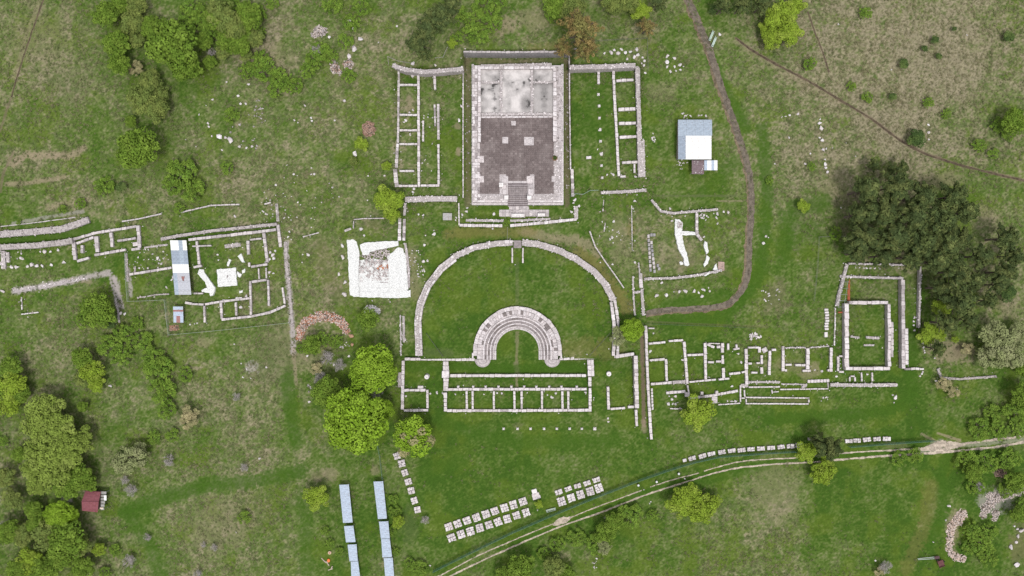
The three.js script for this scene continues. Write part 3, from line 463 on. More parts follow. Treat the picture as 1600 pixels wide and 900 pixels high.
  const G = ruin('stage_building', 'long row of low foundation rooms of the theatre stage', 808, 612, null);
  walls(G, [[4.8, 630, 563.5, 628.4, 640], [4.2, 631, 641.5, 669, 641], [4, 631, 610, 665, 609.5], [4, 667.6, 609, 668, 638], [5, 696, 613, 695.8, 643], [4.3, 699, 608.5, 917, 608], [4.3, 698, 641.7, 800, 641.7, 920, 641], [3.5, 729, 611, 729.5, 639], [3.5, 738.5, 611, 738.5, 639], [3.3, 771.7, 611, 771.7, 639], [3.5, 803.6, 611, 804, 639], [3.5, 815, 611, 815.2, 639], [3.3, 846.7, 611, 847, 639], [3.5, 878.7, 611, 879, 639], [3.5, 887.8, 611, 888.2, 639], [4.8, 922, 606, 922, 643.5]], tidy);
  walls(G, [[4.6, 703, 587, 800, 587, 916, 587]], { ...tidy, h: .9, step: 9 });
  walls(G, [[8.6, 696.5, 564.5, 697, 583], [8, 697, 591, 696, 611]], { h: 1.1, mats: tidy.mats });
  walls(G, [[10.5, 923, 562, 923.5, 588], [5, 921.5, 589, 922, 604]], { h: 1.1, mats: tidy.mats });
  { const p = P(696, 585, 1.4), m = mesh('pier', pick(BLOCKS), STONE[0], G); m.position.copy(p.sub(G.c)); m.position.y -= .7; m.scale.set(1.9, 1.5, 1.9); }
  walls(G, [[4.6, 950, 604, 951, 640], [3.4, 954, 639, 977, 637.5], [3.8, 981, 636, 991, 636], [4.4, 994, 640, 995, 666]], tidy);
  wall(G, [[993.5, 556], [994.5, 600], [995.5, 638]], 6.5, { top: Y_STAGE + 2.1, name: 'side_wall', mats: tidy.mats, step: 6.5 });
  walls(G, [[5, 625, 582, 624, 605]], { h: .4, style: 'rubble', col: GREYS, name: 'rubble_bank' });
  walls(ruin('rubble_wall', 'line of small tumbled stones outside the left end of the theatre', 628, 520, null, 'wall'), [[2.2, 625.5, 492, 626.5, 556], [4, 630.5, 494, 631, 535]], { h: .25, style: 'rubble', step: 6, gap: .35 });
  walls(ruin('rubble_wall', 'thin row of stones hugging the theatre wall on its left', 650, 520, null, 'wall'), [[2.6, 649, 515, 650, 530]], { h: .3, step: 5, gap: .2 });
}
// ---------------------------------------------------------------- houses right of the theatre
{
  const A = ruin('house_ruin', 'connected foundation walls of small rooms right of the stage', 1100, 575, null);
  walls(A, [[4.3, 1009, 509, 1012.5, 600, 1016, 660, 1018, 687]], { ...tidy, h: .9, name: 'long_wall', step: 9 });
  walls(A, [[2, 1013, 513, 1023, 513], [3.4, 1013.5, 537, 1040, 534.7], [3.4, 1045, 533, 1067.5, 531.6], [4.4, 1069, 534, 1071.5, 565, 1074, 600], [2.4, 1074.5, 602, 1076.5, 614], [3.4, 1015, 563, 1039, 561.3], [4, 1040.7, 561, 1042, 595], [4.2, 1017, 600.5, 1050, 597.5], [3, 1077, 597, 1119, 593], [3, 1122.7, 593, 1140, 591.6], [3.8, 1074, 555, 1099.5, 554], [4.4, 1101.7, 536, 1103, 593], [3.6, 1105, 538, 1116.5, 542.7], [1.6, 1107, 536.5, 1125, 537], [5, 1129, 536, 1129, 551], [3.8, 1120, 542, 1126, 542], [3.8, 1129.5, 555, 1129.5, 568.5], [3.6, 1119, 565, 1127, 565], [3.4, 1106, 566, 1115.6, 566], [4.2, 1130.7, 575, 1131, 591], [3.4, 1138, 536.5, 1138, 547], [3, 1146, 546, 1156, 544.5], [3, 1151, 538, 1151, 544], [3.8, 1139.6, 584.5, 1157, 582.5], [3, 1159, 582, 1165, 581],
    [4.8, 1166, 545, 1167, 601], [3, 1169, 543, 1186, 543], [4, 1187, 542, 1187, 551], [3.8, 1206, 546.5, 1213, 546.5], [4.4, 1203.5, 548, 1202, 586], [3.6, 1190.5, 555, 1190.5, 569], [3, 1182, 567.5, 1188, 567.3], [3, 1169, 568, 1175, 568], [4.2, 1190.5, 574, 1190.5, 584], [3, 1174, 582.4, 1184, 582.4], [4.4, 1224, 541, 1224, 580], [5.6, 1262.7, 544, 1262, 577], [4.4, 1299, 543, 1298.5, 581], [3.4, 1227, 570, 1237.4, 570], [3.4, 1242.5, 570.6, 1259, 570.6], [3.6, 1226.5, 579, 1230, 579], [3.4, 1254, 579.4, 1267, 579.4], [3.4, 1293, 578.5, 1296, 579]], tidy);
  walls(A, [[5, 1051, 597.5, 1071, 596.5], [2.2, 1227, 543.5, 1259, 543], [1.8, 1266, 543, 1296, 541]], { h: .4, style: 'rubble', step: 6, gap: .1 });
  const B = ruin('basin_ruin', 'low thin walls of long basins below the small rooms', 1190, 612, null);
  walls(B, [[4, 1075.6, 622.7, 1114, 618, 1153, 610.6], [4.6, 1041, 614, 1071, 611.7], [1.8, 1122, 632.5, 1157, 630], [1.8, 1047, 638.7, 1066, 638.7], [2.2, 1157, 602, 1157, 628], [2, 1163, 609, 1164, 620], [2.2, 1165, 621, 1265, 622], [2.2, 1165, 630.7, 1264, 631.2], [2, 1166, 623, 1166, 629], [2.2, 1264, 624, 1264, 629], [2.4, 1170, 605, 1219, 604.5], [2, 1219, 608.5, 1294.5, 607.5], [1.8, 1294, 598, 1294.5, 606], [2, 1158, 622, 1164, 622], [2, 1206, 609, 1207, 615], [1.6, 1208, 612.5, 1217, 612]], { ...tidy, h: .4, step: 6 });
  walls(B, [[3.4, 1170, 597, 1219, 597], [2, 1221, 600, 1261, 601], [6, 1158, 603, 1169, 602], [4, 1253, 606, 1260, 602]], { h: .3, style: 'rubble', step: 6 });
  for (const [x, y, sx, sz] of [[1074, 616.5, 1.2, 1.2], [1097, 614.5, .7, .8], [1120, 613, .7, .8]]) { const p = P(x, y, .7), m = mesh('pier', pick(BLOCKS), STONE[2], B); m.position.copy(p.sub(B.c)); m.position.y -= .35; m.scale.set(sx, .9, sz); }
  for (let i = 0; i < 4; i++) { const p = P(1116.5, 621 + i * 2.6, .5 - i * .1), m = mesh('step', pick(BLOCKS), pick(STONE), B); m.position.copy(p.sub(B.c)); m.position.y -= .2; m.scale.set(1.5, .5, .42); }
  // small temple
  const C = ruin('small_temple_ruin', 'square walled podium of a small temple next to the pines', 1356, 525, null, 'temple');
  walls(C, [[7, 1323, 474, 1323.5, 574], [5.2, 1327.5, 472.8, 1388, 472.8], [5, 1389.5, 475, 1390, 573], [5.4, 1321, 576, 1391, 576]], { h: 1.5, mats: [STONE[0], STONE[6], STONE[3]], step: 12 });
  walls(C, [[4, 1394, 503, 1394.4, 558]], { h: .9, mats: [STONE[3], STONE[2]], step: 9, name: 'plinth' });
  walls(C, [[3, 1329, 526, 1343, 527.5], [4, 1354, 527, 1374, 528.5], [3, 1350, 539.5, 1366, 539.5]], { h: .35, style: 'rubble', name: 'inner_wall', gap: .25 });
  walls(C, [[3.4, 1310, 557, 1309.5, 580], [2.8, 1311, 556.5, 1318, 556.5], [3.4, 1311, 581, 1319, 581], [2.4, 1346.5, 582, 1346.5, 596], [2.4, 1363, 582, 1363, 596], [2.4, 1328, 589, 1328, 596], [2.4, 1329, 588, 1336, 588], [2.4, 1336, 589, 1336, 596]], { ...tidy, h: .4, name: 'annex_wall', step: 6 });
  const D = ruin('precinct_wall', 'stepped retaining wall wrapping the small temple by the pines', 1380, 432, null, 'wall');
  walls(D, [[3.6, 1313, 432, 1412, 434.8]], { top: .75, style: 'rubble', step: 6 });
  walls(D, [[5.5, 1411, 437, 1412, 576]], { top: .2, step: 7, foot: .3, mats: [STONE[2], STONE[4], STONE[1]] });
  walls(D, [[5.4, 1416.7, 513, 1417.2, 570]], { top: .3, step: 8, mats: [STONE[0], STONE[6]], name: 'cap_row' });
  walls(D, [[3.4, 1414, 576.8, 1430, 576, 1444, 576.8]], { h: .6, step: 7 });
  walls(D, [[2.6, 1326.7, 411.7, 1380, 413, 1436.7, 415], [3.2, 1438.6, 417, 1437.5, 460, 1436.5, 512]], { h: 1.0, style: 'rubble', step: 6 });
  walls(D, [[5, 1324, 413, 1317, 440, 1311, 462, 1308, 478]], { h: .6, style: 'rubble', gap: .1 });
  walls(ruin('kerb_row', 'thin line of small pale stones left of the small temple', 1304, 512, null, 'wall'), [[2, 1305.5, 481, 1304, 540]], { h: .3, step: 3.4, gap: .25, mats: [STONE[0], STONE[6]] });
  walls(ruin('front_wall', 'straight whitish wall in front of the small temple', 1350, 601, null, 'wall'), [[5.4, 1298, 601.5, 1350, 602, 1402, 601.5]], { h: .8, mats: tidy.mats, style: 'rubble', step: 6 });
  walls(ruin('rubble_wall', 'low rubble wall curving through the grass right of the small temple', 1500, 590, null, 'wall'), [[3.4, 1466, 576, 1471, 590, 1500, 592.5, 1557, 588], [3, 1484, 612, 1496, 609]], { h: .4, style: 'rubble', step: 6, gap: .15, col: () => tone(.45, .42, .40, .3) });
}
// ---------------------------------------------------------------- ruin with white sheeted walls right of the theatre, and neighbours
const sheetMats = [SHEETW];
function sheeted(parent, pts, h, name = 'white_sheet', mat = SHEETW) { // a wall top wrapped in sheeting: rounded, uneven outline
  const ring = []; for (let i = 0; i < pts.length; i++) { const a = pts[i], b = pts[(i + 1) % pts.length], n = Math.max(1, Math.round(Math.hypot(b[0] - a[0], b[1] - a[1]) / 3)); for (let k = 0; k < n; k++) ring.push([lerp(a[0], b[0], k / n) + rr(-.55, .55), lerp(a[1], b[1], k / n) + rr(-.55, .55)]); }
  const cx = pts.reduce((s, p) => s + p[0], 0) / pts.length, cy = pts.reduce((s, p) => s + p[1], 0) / pts.length, y = P(cx, cy, h).y;
  const q = ring.map(p => Pabs(p[0], p[1], y)), sh = new THREE.Shape(q.map(p => new THREE.Vector2(p.x - parent.c.x, -(p.z - parent.c.z))));
  const g = new THREE.ExtrudeGeometry(sh, { depth: h + .9, bevelEnabled: true, bevelSize: .14, bevelThickness: .16, bevelOffset: -.14, bevelSegments: 2, curveSegments: 1 });
  g.rotateX(-Math.PI / 2); g.translate(0, y - .16 - (h + .9) - parent.c.y, 0); return mesh(name, g, mat, parent);
}
const scl = (f, s, ox, oy) => { const p = []; for (let i = 0; i < f.length; i += 2) p.push([ox + f[i] / s, oy + f[i + 1] / s]); return p; };
{
  const A = ruin('walled_plot_ruin', 'stone enclosure wall round the sheeted ruin beside the path', 1070, 380, null);
  walls(A, [[3.6, 1018, 312, 1033, 330, 1053, 333, 1089, 330, 1122, 327]], { h: .8, style: 'rubble', step: 6 });
  walls(A, [[4.6, 1089, 333, 1089, 366, 1097, 375.6]], { h: .7, step: 6, gap: .1 });
  walls(A, [[3.8, 1006.7, 435.8, 1055.6, 434.4, 1091, 430, 1128, 422]], { h: .7, style: 'rubble', step: 6, gap: .05 });
  walls(A, [[5.6, 1001, 427, 1002, 450]], { h: .6, step: 7 });
  walls(A, [[4.6, 1003, 452, 1005.6, 493], [2.6, 989, 432, 990, 460, 992, 492], [4, 991, 457, 1000, 456], [2, 998, 410, 999.5, 427]], { h: .3, style: 'rubble', step: 6, gap: .2 });
  { const p = P(1127, 416, .25), m = mesh('pink_slab', pick(BLOCKS), std(lin(.42, .32, .28), { map: stoneTex }), A); m.position.copy(p.sub(A.c)); m.position.y -= .2; m.scale.set(1.7, .5, 2.4); }
  const B = ruin('sheeted_ruin', 'white sheeted wall remains shaped like a letter beside the path bend', 1065, 375, 'ruins wrapped in white sheeting');
  sheeted(B, scl([336, 235, 368, 236, 392, 262, 388, 318, 485, 325, 485, 346, 386, 350, 400, 420, 418, 470, 440, 555, 425, 568, 405, 560, 396, 505, 362, 452, 338, 345], 4.5, 980, 290), .7);
  sheeted(B, scl([545, 388, 566, 400, 574, 470, 558, 482, 540, 420], 4.5, 980, 290), .6); sheeted(B, scl([560, 490, 582, 505, 570, 550, 545, 572, 538, 552, 552, 520], 4.5, 980, 290), .6);
  sheeted(B, scl([366, 538, 380, 531, 394, 540, 392, 554, 376, 558], 4.5, 980, 290), .5); sheeted(B, scl([602, 590, 616, 560, 628, 545, 632, 575, 640, 602], 4.5, 980, 290), .5); sheeted(B, scl([540, 630, 575, 606, 586, 614, 555, 636], 4.5, 980, 290), .8);
  { const p = P(1062, 352, .75), l = []; for (let i = 0; i < 40; i++) l.push([p.x + rr(-.7, .7) - B.c.x, p.y + rr(-.1, .03) - B.c.y, p.z + rr(-1, 1) - B.c.z, rr(.2, .4), tone(.42, .36, .34)]); tag(mesh('rubble', mergeStones(l), RUB, B), null, null, null, 'stuff'); }
  walls(ruin('kerb_wall', 'thin curved kerb wall descending behind the theatre towards the path', 945, 405, null, 'wall'), [[2, 921.5, 361, 930, 385, 947.5, 411, 962, 431, 975, 450]], { h: .5, step: 7, mats: [STONE[1], STONE[2]] });
  walls(ruin('kerb_row', 'broken line of small stones left of the sheeted ruin', 987, 360, null, 'wall'), [[1.5, 987, 321, 988, 392]], { h: .2, step: 4, gap: .3 });
  walls(ruin('kerb_row', 'faint dotted row of stones below the handrail', 943, 340, null, 'wall'), [[1.6, 943.5, 312, 942, 330], [2, 946, 348, 944, 362]], { h: .2, step: 4, gap: .4 });
  // the square ruin left of the theatre
  const C = ruin('sheeted_ruin', 'square ruin with white sheeted walls and rubble in the middle', 592, 420, 'ruins wrapped in white sheeting');
  sheeted(C, [[546, 396], [559, 396], [606, 398], [634, 398], [637, 462], [548, 461]], .18, 'white_floor');
  sheeted(C, [[541.5, 375], [551, 373], [557.5, 378], [561, 394], [560, 430], [561, 463.5], [553, 464], [546.5, 461], [545, 430], [543, 400]], .8);
  sheeted(C, [[562, 383], [570, 379], [600, 377], [622, 376], [623, 384], [603, 388], [578, 393], [576, 398], [567, 399], [564, 391]], .8);
  sheeted(C, [[621, 386], [630, 388], [634, 400], [636, 430], [638, 452], [628, 452], [614, 452], [606, 440], [607, 420], [605, 400], [613, 394]], .6);
  sheeted(C, [[561, 455], [600, 457], [628, 455], [641, 453], [642, 464], [625, 466], [590, 465], [561, 464.5]], .7);
  for (const f of [[562, 439, 606, 441.5, 1.5], [579, 441, 580, 457, 1.2], [592, 441, 592.5, 456, 1], [614, 452, 614.5, 458, 1], [623, 440, 623, 456, .8]]) wall(C, [[f[0], f[1]], [f[2], f[3]]], f[4], { h: .35, name: 'joint_wall', mats: [STONE[5], STONE[4]], step: 6 });
  { const l = []; for (let i = 0; i < 620; i++) { const x = rr(560, 609), y = rr(386, 438); if (vn(x / 5, y / 5) < .3 || (x < 572 && y < 396)) continue; const p = P(x, y), o = y > 414 && y < 421 && x > 590; l.push([p.x - C.c.x, p.y + .3 - C.c.y, p.z - C.c.z, rr(.3, .75), o ? tone(.5, .24, .15) : tone(.5, .46, .45, .35)]); }
    tag(mesh('rubble', mergeStones(l), RUB, C), 'grey and orange rubble', null, null, 'stuff'); }
  walls(C, [[4, 633, 380, 636, 400, 638.5, 425, 638.5, 450]], { h: .4, style: 'rubble', step: 6, name: 'edge_stones', gap: .1 });
  walls(ruin('kerb_wall', 'thin low wall in front of the olive tree near the square sheeted ruin', 575, 342, null, 'wall'), [[1.6, 552.5, 343, 568, 341.5, 600, 341], [1.5, 552.5, 345, 552, 357]], { h: .5, step: 7, mats: [STONE[2], STONE[4]] });
  walls(ruin('kerb_row', 'sparse stones in line left of the square sheeted ruin', 485, 365, null, 'wall'), [[1.8, 473, 370, 498, 363.5], [4, 538, 361, 548, 357]], { h: .2, step: 5, gap: .35 });
}
// ---------------------------------------------------------------- houses on the left
{
  const A = ruin('house_ruin', 'connected foundation walls of rooms round the striped metal cover', 360, 430, null);
  walls(A, [[4.4, 251, 373.5, 275, 369, 330, 360.5, 371, 356.5, 432, 350]], { h: .9, style: 'rubble', col: GREYS, step: 7, name: 'back_wall' });
  walls(A, [[4.4, 294, 374.5, 330, 370.5, 409, 361.5, 431, 358.5]], { ...tidy, h: .8, name: 'main_wall', step: 8, mats: [STONE[2], STONE[3], STONE[4], STONE[1]] });
  const g = { ...tidy, mats: [STONE[1], STONE[2], STONE[3], STONE[4]] };
  walls(A, [[4.6, 434, 351, 438, 386], [4.8, 412, 364, 415.6, 394, 417.5, 410], [3, 390, 374.5, 408.6, 372.5], [4.6, 387, 376, 388, 397.5], [3, 389, 410, 389.5, 417], [3.6, 392, 417, 417.5, 412.6], [2, 403.5, 419, 405, 436], [2, 415.6, 418, 416, 435], [3.8, 393, 440.4, 416, 437.2], [3.4, 390.7, 439, 392, 492], [3.4, 418.5, 437, 420, 478], [3.8, 345.7, 499.5, 392, 494.5, 422.6, 488, 446, 477.5], [3, 441, 449, 445, 475], [3.6, 320, 475.6, 343, 471.5, 389, 466], [3.4, 289, 472.6, 300, 475, 318, 475.8], [3.2, 318.6, 478, 319.6, 504], [3.8, 345, 473, 346, 498], [3.4, 368, 472, 369, 493], [3.8, 201.6, 429, 235, 423.5, 268, 418], [3.8, 306.8, 377, 311.4, 413.5], [3.6, 302, 417.5, 315, 415.5], [2.4, 300, 384.8, 330, 383.7], [2.6, 302, 458.5, 317, 458.5]], g);
  walls(A, [[2, 230, 463, 243, 460.5, 264, 459.5], [2, 214, 465, 228, 463.5], [3.6, 196.5, 396, 199, 440], [2, 211, 416, 210.5, 426]], { h: .3, style: 'rubble', step: 6, gap: .1, col: () => tone(.46, .42, .40, .3) });
  walls(A, [[6, 351, 385, 376, 382], [3, 225, 387, 262, 382]], { h: .15, style: 'rubble', step: 6, gap: .45 });
  sheeted(A, scl([990, -2, 1042, 8, 1066, 55, 1112, 130, 1192, 240, 1168, 338, 1132, 352, 1120, 312, 1022, 296, 1016, 270, 1085, 243, 1062, 165, 1010, 112, 970, 60], 8.18, 190, 420), .6);
  sheeted(A, [[338.5, 420.5], [368, 418], [370, 446.5], [340, 448]], .5); { const p = P(354.5, 432, .62), m = mesh('pit', pick(ROCKS), STONE[5], A); m.position.copy(p.sub(A.c)); m.position.y -= .05; m.scale.set(.6, .3, .9); }
  for (const f of [[357, 404.5, 361, 406, 357, 416, 354, 415], [370, 424, 377, 428, 375, 434, 371, 432], [377, 422, 383, 419, 382, 426, 378, 428], [371, 400, 377, 396, 380, 404, 382, 410, 378, 410], [373, 454, 379, 453, 379, 457, 374, 458]]) sheeted(A, scl(f, 1, 0, 0), .4);
  walls(ruin('kerb_wall', 'thin winding stone kerb above the left house ruins', 300, 328, null, 'wall'), [[2, 190, 346, 216, 342, 252, 334], [2, 282, 332, 305, 326.5, 329, 321, 350, 320, 374, 319.5], [2.4, 413, 319, 423, 316]], { h: .4, step: 6, mats: [STONE[1], STONE[3], STONE[2]] });
  walls(ruin('rubble_wall', 'short strip of grey rubble rising from the corner of the left house ruins', 436, 335, null, 'wall'), [[4.5, 432, 318, 434, 346]], { h: .2, style: 'rubble', gap: .4, col: GREYS });
  walls(ruin('rubble_wall', 'long crumbling rubble strip beside the left house ruins leading to the brick heap', 451, 440, null, 'wall'), [[5, 446, 378, 447, 415, 449, 430], [4, 450, 432, 454, 475, 457, 510]], { h: .25, style: 'rubble', gap: .25, col: () => tone(.44, .40, .39, .35) });
  const B = ruin('terrace_house_ruin', 'chain of terraced wall foundations at the far left', 150, 382, null);
  wall(B, [[-12, 387], [53, 383.5], [95, 379], [112, 375.7]], 8.5, { h: 1.5, style: 'rubble', name: 'retaining_wall', step: 7, col: () => tone(.42, .395, .38, .25) });
  walls(B, [[4, 112, 374.6, 148, 364, 180, 359, 213, 353.5], [5.4, 114.5, 378, 117, 406], [4, 120, 408, 139, 403], [3.6, 119, 380.5, 146, 370.5], [4.6, 127.8, 383, 128, 395.5], [6.4, 150, 369, 151.6, 394], [4.8, 173, 363, 175, 386], [4, 147, 398.7, 196, 390], [5, 215.5, 352, 217.5, 387], [3.4, 183, 376.5, 212, 372], [3.8, 205, 390, 218.6, 388]], g);
  walls(B, [[7, 4, 392, 5, 420], [5, 11, 394, 12, 410]], { h: .5, style: 'rubble' });
  walls(ruin('rubble_bank', 'long bank of grey fieldstones above the far left terrace wall', 70, 357, null, 'wall'), [[10, -12, 367, 53, 362, 95, 358, 120, 350, 138, 343]], { h: .7, style: 'rubble', col: GREYS, step: 6 });
  walls(ruin('concrete_gutter', 'thin pale concrete gutter above the grey stone bank at the far left', 60, 347, null, 'gutter'), [[1.5, -12, 355.5, 53, 348, 118, 339.5]], { h: .15, step: 14, mats: [STONE[2], STONE[1]], jit: .05 });
  walls(ruin('rubble_strip', 'spilled strip of rubble crossing the grass below the far left walls', 95, 442, null, 'rubble'), [[7, 20, 455, 60, 449, 105, 440, 135, 433]], { h: .1, style: 'rubble', gap: .55, col: PALE });
  walls(ruin('stone_row', 'short neat row of small white stones left of the dark shrub', 47, 489, null, 'stones'), [[2, 33, 491, 60, 488], [2, 33, 464, 34, 484]], { h: .25, step: 4, gap: .2, mats: [STONE[0], STONE[6]] });
  walls(ruin('rubble_wall', 'stub of tumbled stones along the gravel left of the fence corner', 182, 490, null, 'wall'), [[3, 180, 466, 184, 485, 186, 504]], { h: .3, style: 'rubble', gap: .15 });
}
// ---------------------------------------------------------------- loose stones, one by one
function stone(x, y, s, label, group, mats = [STONE[0], STONE[1], STONE[6], STONE[3]], name = 'loose_stone', flat = .6) {
  const p = P(x, y, s * S * .2), m = mesh(name, pick(ROCKS), pick(mats)); const k = s * S;
  m.position.copy(p); m.position.y -= .02; m.rotation.set(rr(-.15, .15), rnd() * 6.28, rr(-.15, .15)); m.scale.set(k * rr(.9, 1.35), k * flat, k * rr(.8, 1.1)); return tag(m, label, 'stone', group);
}
const strewn = [], strew = (x, y, s, dark) => { const p = P(x, y, s * S * .2); strewn.push([p.x, p.y - .02, p.z, s * S * 1.1, dark ? tone(.42, .39, .39, .25) : tone(.62, .59, .59, .2)]); };
const field = (label, group, list) => { for (const [x, y, s] of list) if (s >= 4) stone(x, y, s, label, group); else strew(x, y, s); };
const scatter = (label, group, n, cx, cy, rx, ry, s0, s1, mats) => { for (let i = 0; i < n; i++) { const a = rnd() * 6.28, r = Math.sqrt(rnd()); strew(cx + Math.cos(a) * r * rx, cy + Math.sin(a) * r * ry, rr(s0, s1), !!mats); } };
field('white stone lying on the grass behind the right portico', 'stones behind the right portico', [[944, 83, 5], [955, 82, 7], [960, 78, 5], [966, 83, 6], [971, 77, 5], [977, 82, 6], [985, 81, 6], [995, 77, 6], [992, 89, 8], [980, 92, 5], [997, 86, 6], [1004, 90, 5], [1007, 95, 4.5], [1003, 99, 4], [1008, 114, 4], [1006, 102, 5], [910, 80, 5], [899, 77, 5]]);
field('white stone in a loose ring of stones near the path', 'ring of stones near the path', [[1043, 88, 6], [1054, 91, 6], [1042, 97, 7], [1062, 101, 6], [1054, 104, 5], [1043, 104, 5], [1048, 112, 6], [1056, 111, 4], [1063, 109, 5], [1068, 104, 3]]);
field('round white boulder in line on the lawn right of the temple', 'column stumps on the lawn right of the temple', [[937.5, 203, 6.5], [939.6, 240, 7.5]]);
field('small stone beside the column stumps right of the temple', 'small stones beside the right portico stumps', [[934, 233, 3.5], [949, 273, 5], [958, 273, 5], [955, 271, 3], [993, 276, 5]]);
scatter('small stone in the row beside the white roofed shed', 'stones beside the white roofed shed', 9, 1021, 215, 3, 18, 2, 5); scatter('small pale stone behind the white roofed shed', 'stones behind the white roofed shed', 14, 1082, 181, 22, 6, 2, 4.5);
scatter('small pale stone left of the dark lean-to roof', 'stones left of the dark lean-to roof', 12, 1066, 258, 9, 9, 2, 4);
field('white stone in the upright line of stones on the dry slope', 'upright line of stones on the dry slope', [[1281, 186, 4], [1281, 192, 6], [1283, 200, 8], [1281, 215, 4], [1285, 219, 6], [1286, 235, 6], [1291, 232, 4], [1289, 250, 5], [1290, 257, 7], [1290, 262, 6], [1293, 269, 8]]);
field('white stone in the short row on the slope above the path', 'short row of stones above the path', [[1222, 183, 3.5], [1234, 180, 5], [1247, 178, 5], [1228, 182, 3]]);
field('lone small white stone scattered on the dry slope', 'stones scattered on the dry slope', [[1233, 215, 4], [1310, 38, 4.5], [1511, 55, 3], [1393, 109, 2.5], [1447, 157, 3], [1451, 195, 4], [1451, 207, 5], [1451, 218, 4], [1322, 223, 3], [1266, 240, 4.5], [1258, 256, 5.5], [1211, 256, 3.5], [1301, 231, 3], [1337, 244, 2.5], [1314, 325, 3.5], [1125, 53, 6]]);
field('white stone on the lawn outside the path bend', 'stones outside the path bend', [[1197, 369, 5], [1193, 380, 5.5], [1201, 371, 3]]);
field('pale block lying in a row between the sheeted ruin and the path', 'blocks between the sheeted ruin and the path', [[1026, 462, 8], [1041, 461, 8], [1053, 456, 3], [1061.5, 455.5, 7], [1071, 455.5, 7], [1084, 455, 7], [1091.5, 457, 4], [1099, 453, 6], [1107, 450, 3.5], [1109, 455, 4], [1097, 463, 6], [1034.5, 442, 6]]);
scatter('pale stone tumbled inside the walled plot by the path', 'stones inside the walled plot', 16, 1099, 340, 8, 8, 2.5, 5); field('pale stone tumbled inside the walled plot by the path', 'stones inside the walled plot', [[1121, 334, 5], [1120, 340, 5], [1121, 349, 4], [1138, 332, 5], [1131, 331, 4], [1050, 345, 4], [1047, 326, 5], [1100, 370, 4]]);
field('rounded white boulder in the plot behind the theatre', 'white boulders behind the theatre', [[958.5, 346, 5.5], [956.5, 371, 5.5]]); scatter('small stone in the plot behind the theatre', 'small stones behind the theatre', 14, 956, 366, 20, 14, 1.6, 3.4); field('small stone in the plot behind the theatre', 'small stones behind the theatre', [[992, 315, 6], [989, 326, 4], [992, 376, 4], [992, 410, 5], [957, 413, 4], [938, 410, 3]]);
scatter('small stone in the heap above the right house ruins', 'stones above the right house ruins', 18, 1177, 525, 12, 6, 3, 6); field('small stone in the heap above the right house ruins', 'stones above the right house ruins', [[1195, 547, 7], [1153, 552, 5], [1158, 566, 5], [1021, 521, 3.5], [1067, 563, 5], [1016, 549, 5]]);
field('pale stone fragment below the right house rooms', 'fragments below the right house rooms', [[1055, 619, 6], [1044.5, 631, 6], [1051, 631, 4], [1055.5, 631, 5], [1046, 619, 3], [1059, 629, 3], [1050, 624, 6], [1144, 604, 5], [1136, 627, 4], [1143, 627, 4], [1149, 627, 5], [1273, 578, 4], [1284, 580, 5]]);
scatter('small tumbled stone in the dry hollow left of the small temple', 'stones in the dry hollow', 16, 1205, 462, 18, 14, 2, 4); 
field('pale stone fragment beside the small temple walls', 'fragments beside the small temple', [[1307, 588, 4], [1355, 585, 5], [1395, 617, 4], [1399, 619, 6], [1399, 622, 5], [1397, 629, 3.5], [1440, 584, 5], [1438, 588, 4], [1442, 581, 4], [1465, 577, 4], [1467, 583, 4], [1463, 595, 4], [1461, 560, 3], [1433, 497, 5]]);
field('white stone in the small column of stones beside the pines', 'column of stones beside the pines', [[1428, 496, 5], [1428, 502, 5], [1428, 508, 4], [1429, 516, 4], [1442, 537, 5], [1443, 543, 5], [1444, 548, 4], [1445, 551, 4]]);
field('white stone inside the upper precinct of the small temple', 'stones in the upper precinct', [[1337, 418, 3], [1343, 418, 3.5], [1350, 419, 4], [1354, 419, 4], [1360, 419, 4], [1367, 419, 4], [1375, 420, 3]]);
scatter('slanting row stone below the right basins', 'slanting stones below the basins', 8, 1287, 621, 9, 6, 2.5, 4);
field('rounded white stone on the grass left of the sheeted square', 'rounded stones left of the sheeted square', [[535, 384, 7], [535, 402, 6.5], [529, 429, 6], [538, 441, 7.5], [538, 460, 8], [481, 398, 7], [473, 398, 3], [472, 410, 3]]);
field('white stone between the theatre wall and the sheeted square', 'stones between theatre and sheeted square', [[663, 382.5, 5.5], [662, 408, 6.5], [668, 407, 5], [661, 336, 4], [661, 340, 3], [654, 335, 4], [678, 366, 6], [665, 368, 3], [678, 360, 3], [564, 358, 7.5], [569, 368, 4], [547, 358, 4], [540, 360, 4], [574, 478, 4], [582, 470, 3], [607, 468, 3], [609, 472, 3]]);
scatter('small stone strewn between the theatre wall and the sheeted square', 'small stones strewn left of the theatre', 16, 657, 424, 6, 10, 2, 5); scatter('small stone strewn between the theatre wall and the sheeted square', 'small stones strewn left of the theatre', 14, 648, 402, 9, 14, 1.6, 3.2);
scatter('small stone scattered on the meadow left of the left portico', 'stones on the meadow left of the portico', 36, 470, 310, 60, 50, 1.6, 3.6); field('white stone scattered on the meadow left of the left portico', 'white stones on the meadow left of the portico', [[459, 272, 5], [486, 272, 4], [491, 272, 4], [431, 289, 4.5], [413, 300, 3], [448, 258, 3], [574, 313, 3], [575, 275, 3], [538, 157, 6], [476, 165, 4], [486, 184, 5], [487, 189, 4], [460, 187, 4], [466, 192, 4], [523, 188, 4], [555, 240, 9], [601, 275, 5], [415, 334, 4], [412, 331, 3]]);
field('grey rock outcrop in the thicket above the meadow', 'grey rocks above the meadow', [[553, 76, 9], [563, 60, 8], [552, 45, 6], [546, 88, 8], [515, 58, 6], [536, 60, 4], [547, 31, 7], [620, 41, 5], [591, 66, 3], [645, 99, 7], [680, 102, 4]]);
